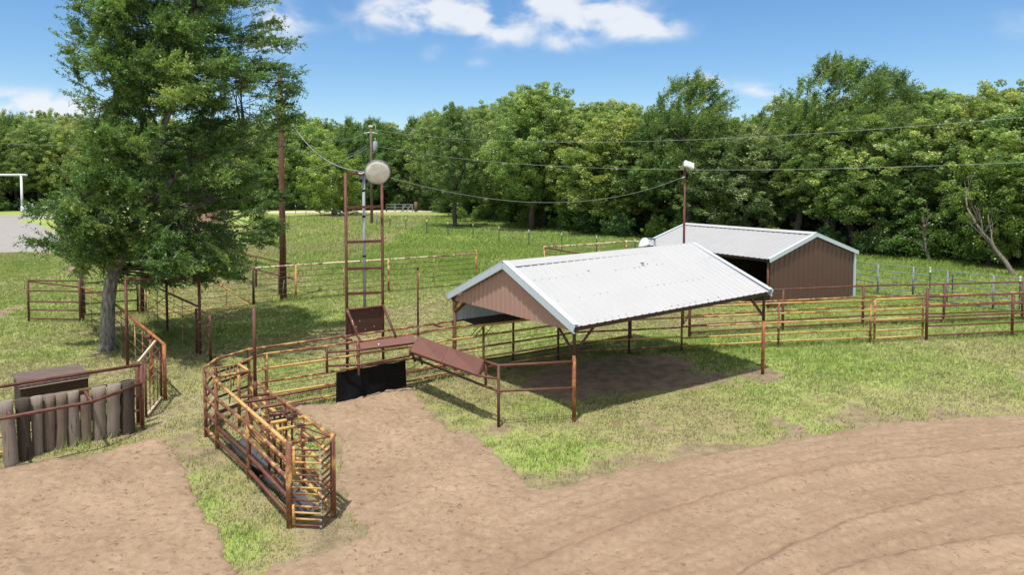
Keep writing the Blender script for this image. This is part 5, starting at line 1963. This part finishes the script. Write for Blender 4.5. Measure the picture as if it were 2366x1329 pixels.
for row, (back, dpx, lift) in enumerate(((2.0, 1.0, 26), (7.5, 1.05, 10), (14, 1.1, 0))):
    px = -230 + row * 40
    while px < 2640:
        yb = np.interp(px, BX, BY)
        d = pg(px, yb).y + back * (1.0 if px > 1000 else 1.5) + random.uniform(-1, 1)
        if px < 960:
            kind = random.choice(['dark', 'elm_a', 'oak_b', 'dark', 'green', 'oak_a'] if px > 640 else ['oak_b', 'oak_a', 'oak_p', 'oak_b', 'elm_a'])
        elif px < 1480:
            kind = random.choice(['oak_a', 'oak_b', 'oak_a', 'oak_b', 'oak_p'])
        elif px < 1720:
            kind = random.choice(['elm_a', 'oak_b', 'elm_a', 'oak_a'])
        elif px < 2150:
            kind = random.choice(['oak_b', 'elm_b', 'oak_p', 'elm_a', 'oak_a'])
        else:
            kind = random.choice(['oak_p', 'oak_a', 'oak_p', 'oak_b'])
        top = np.interp(px, SX, SY) + lift + random.uniform(-4, 22)
        x = gnd(px, d)
        if not (abs(px - 1052) < 45 and row == 0) and not (row == 0 and 880 < px < 1010):
            H = hfor(px, d, top)
            put(kind, x, d, H, random.uniform(1.05, 1.35) * min(1.25, 14.5 / H * 1.0 if H > 14 else 1.1), None, LAB[kind], 'tree', WOODG)
        px += random.uniform(.85, 1.15) * 4.3 * dpx / d * FPX * (1.0 if px > 1000 else 1.05)
# shrubs and low growth along the wood foot
px = -200
while px < 2640:
    yb = np.interp(px, BX, BY)
    d = pg(px, yb).y + random.uniform(-1.0, 1.5)
    kind = random.choice(['bush', 'bushd', 'bush', 'bushd', 'green'] if px < 1000 else ['bushd', 'bush', 'bushd', 'bush'])
    if not (840 < px < 1080):
        Hh = random.uniform(1.6, 3.4) if kind != 'green' else random.uniform(4.5, 6.5)
        put(kind, gnd(px, d), d, Hh, random.uniform(.9, 1.3), None, {'bush': 'low bright shrub along the foot of the wood', 'bushd': 'low dark shrub along the foot of the wood', 'green': LAB['green']}[kind], 'shrub' if kind != 'green' else 'tree',
            'shrubs along the foot of the wood' if kind != 'green' else WOODG)
    px += random.uniform(1.8, 3.4) * (1.0 if px < 1000 else 1.5) / d * FPX
# dark understorey further in
for back_ in (5.5, 11.0):
    px = -150
    while px < 2640:
        d = pg(px, np.interp(px, BX, BY)).y + back_ * (1 if px > 1000 else 1.4) + random.uniform(-1.5, 1.5)
        put('bushd', gnd(px, d), d, random.uniform(2.6, 4.4), random.uniform(1.0, 1.4), None, 'dark shrub of the understorey between the wood trunks', 'shrub', 'understorey shrubs inside the wood')
        px += random.uniform(2.6, 4.4) / d * FPX
for (px_, py_, Hh) in ((1060, 506, 1.6), (1110, 508, 1.8), (925, 484, 2.5), (985, 486, 2.2)):
    g_ = pg(px_, py_)
    put('bush', g_.x, g_.y, Hh, 1.3, None, 'low bright shrub along the foot of the wood', 'shrub', 'shrubs along the foot of the wood')

# bare leaning tree at right and pale stems
def dead(label, base, tip, r, forks, seed, name='dead_tree'):
    random.seed(seed)
    o = thing(name, label, 'tree', base)
    mb = MB()
    pts = limb(mb, base - Z * .2, tip, r, r * .35, .06, 8, 8)
    for k in range(forks):
        s = pts[random.randint(3, 8)]
        d = (tip - base).normalized() * .7 + Vector((random.gauss(0, .6), random.gauss(0, .4), random.uniform(.1, .8)))
        e_ = s + d.normalized() * (tip - base).length * random.uniform(.2, .5)
        q = limb(mb, s, e_, r * .35, r * .08, .1, 6, 6)
        for m in range(3):
            s2_ = random.choice(q[2:])
            limb(mb, s2_, s2_ + (d + Vector((random.gauss(0, .6), random.gauss(0, .6), random.gauss(.2, .5)))).normalized() * random.uniform(.5, 1.3), r * .12, r * .04, .1, 4, 5)
    mb.build('trunk', M['bark_pale'], o)


b_ = pg(2350, 640)
dead('bare grey tree leaning left at the right edge, without leaves', b_, dep(2235, 480, b_.y + 2), .16, 6, 3)
b_ = pg(2148, 606)
dead('pale forked bare stems at the wood edge right of the barn', b_, dep(2135, 520, b_.y), .13, 5, 8)
b_ = pg(1917, 590) * 1.06
b_.z = 0
dead('thick pale trunk showing between the trees just above the barn roof', b_, dep(1925, 400, b_.y), .24, 5, 12)
b_ = pg(783, 499)
dead('white dead trunk leaning in the brush pile by the wire fence', b_, dep(757, 463, b_.y), .28, 2, 5)
# brush pile
bp_ = pg(800, 499)
mb = MB()
random.seed(44)
for k in range(150):
    c = bp_ + Vector((random.gauss(0, 2.2), random.gauss(0, .8), 0))
    a = random.uniform(0, 6.28)
    z0 = random.uniform(0, 1.0) * math.exp(-((c.x - bp_.x) / 2.6) ** 2)
    d = Vector((math.cos(a), math.sin(a) * .5, random.uniform(-.2, .5))).normalized() * random.uniform(.5, 1.3)
    mb.tube([at(c, z0), at(c, z0) + d], [.04, .015], 4)
o = mb.build('brush_pile', M['bark_dark'])
tag(o, 'heap of cut dark brushwood in the pasture left of the light tower', 'brush pile')
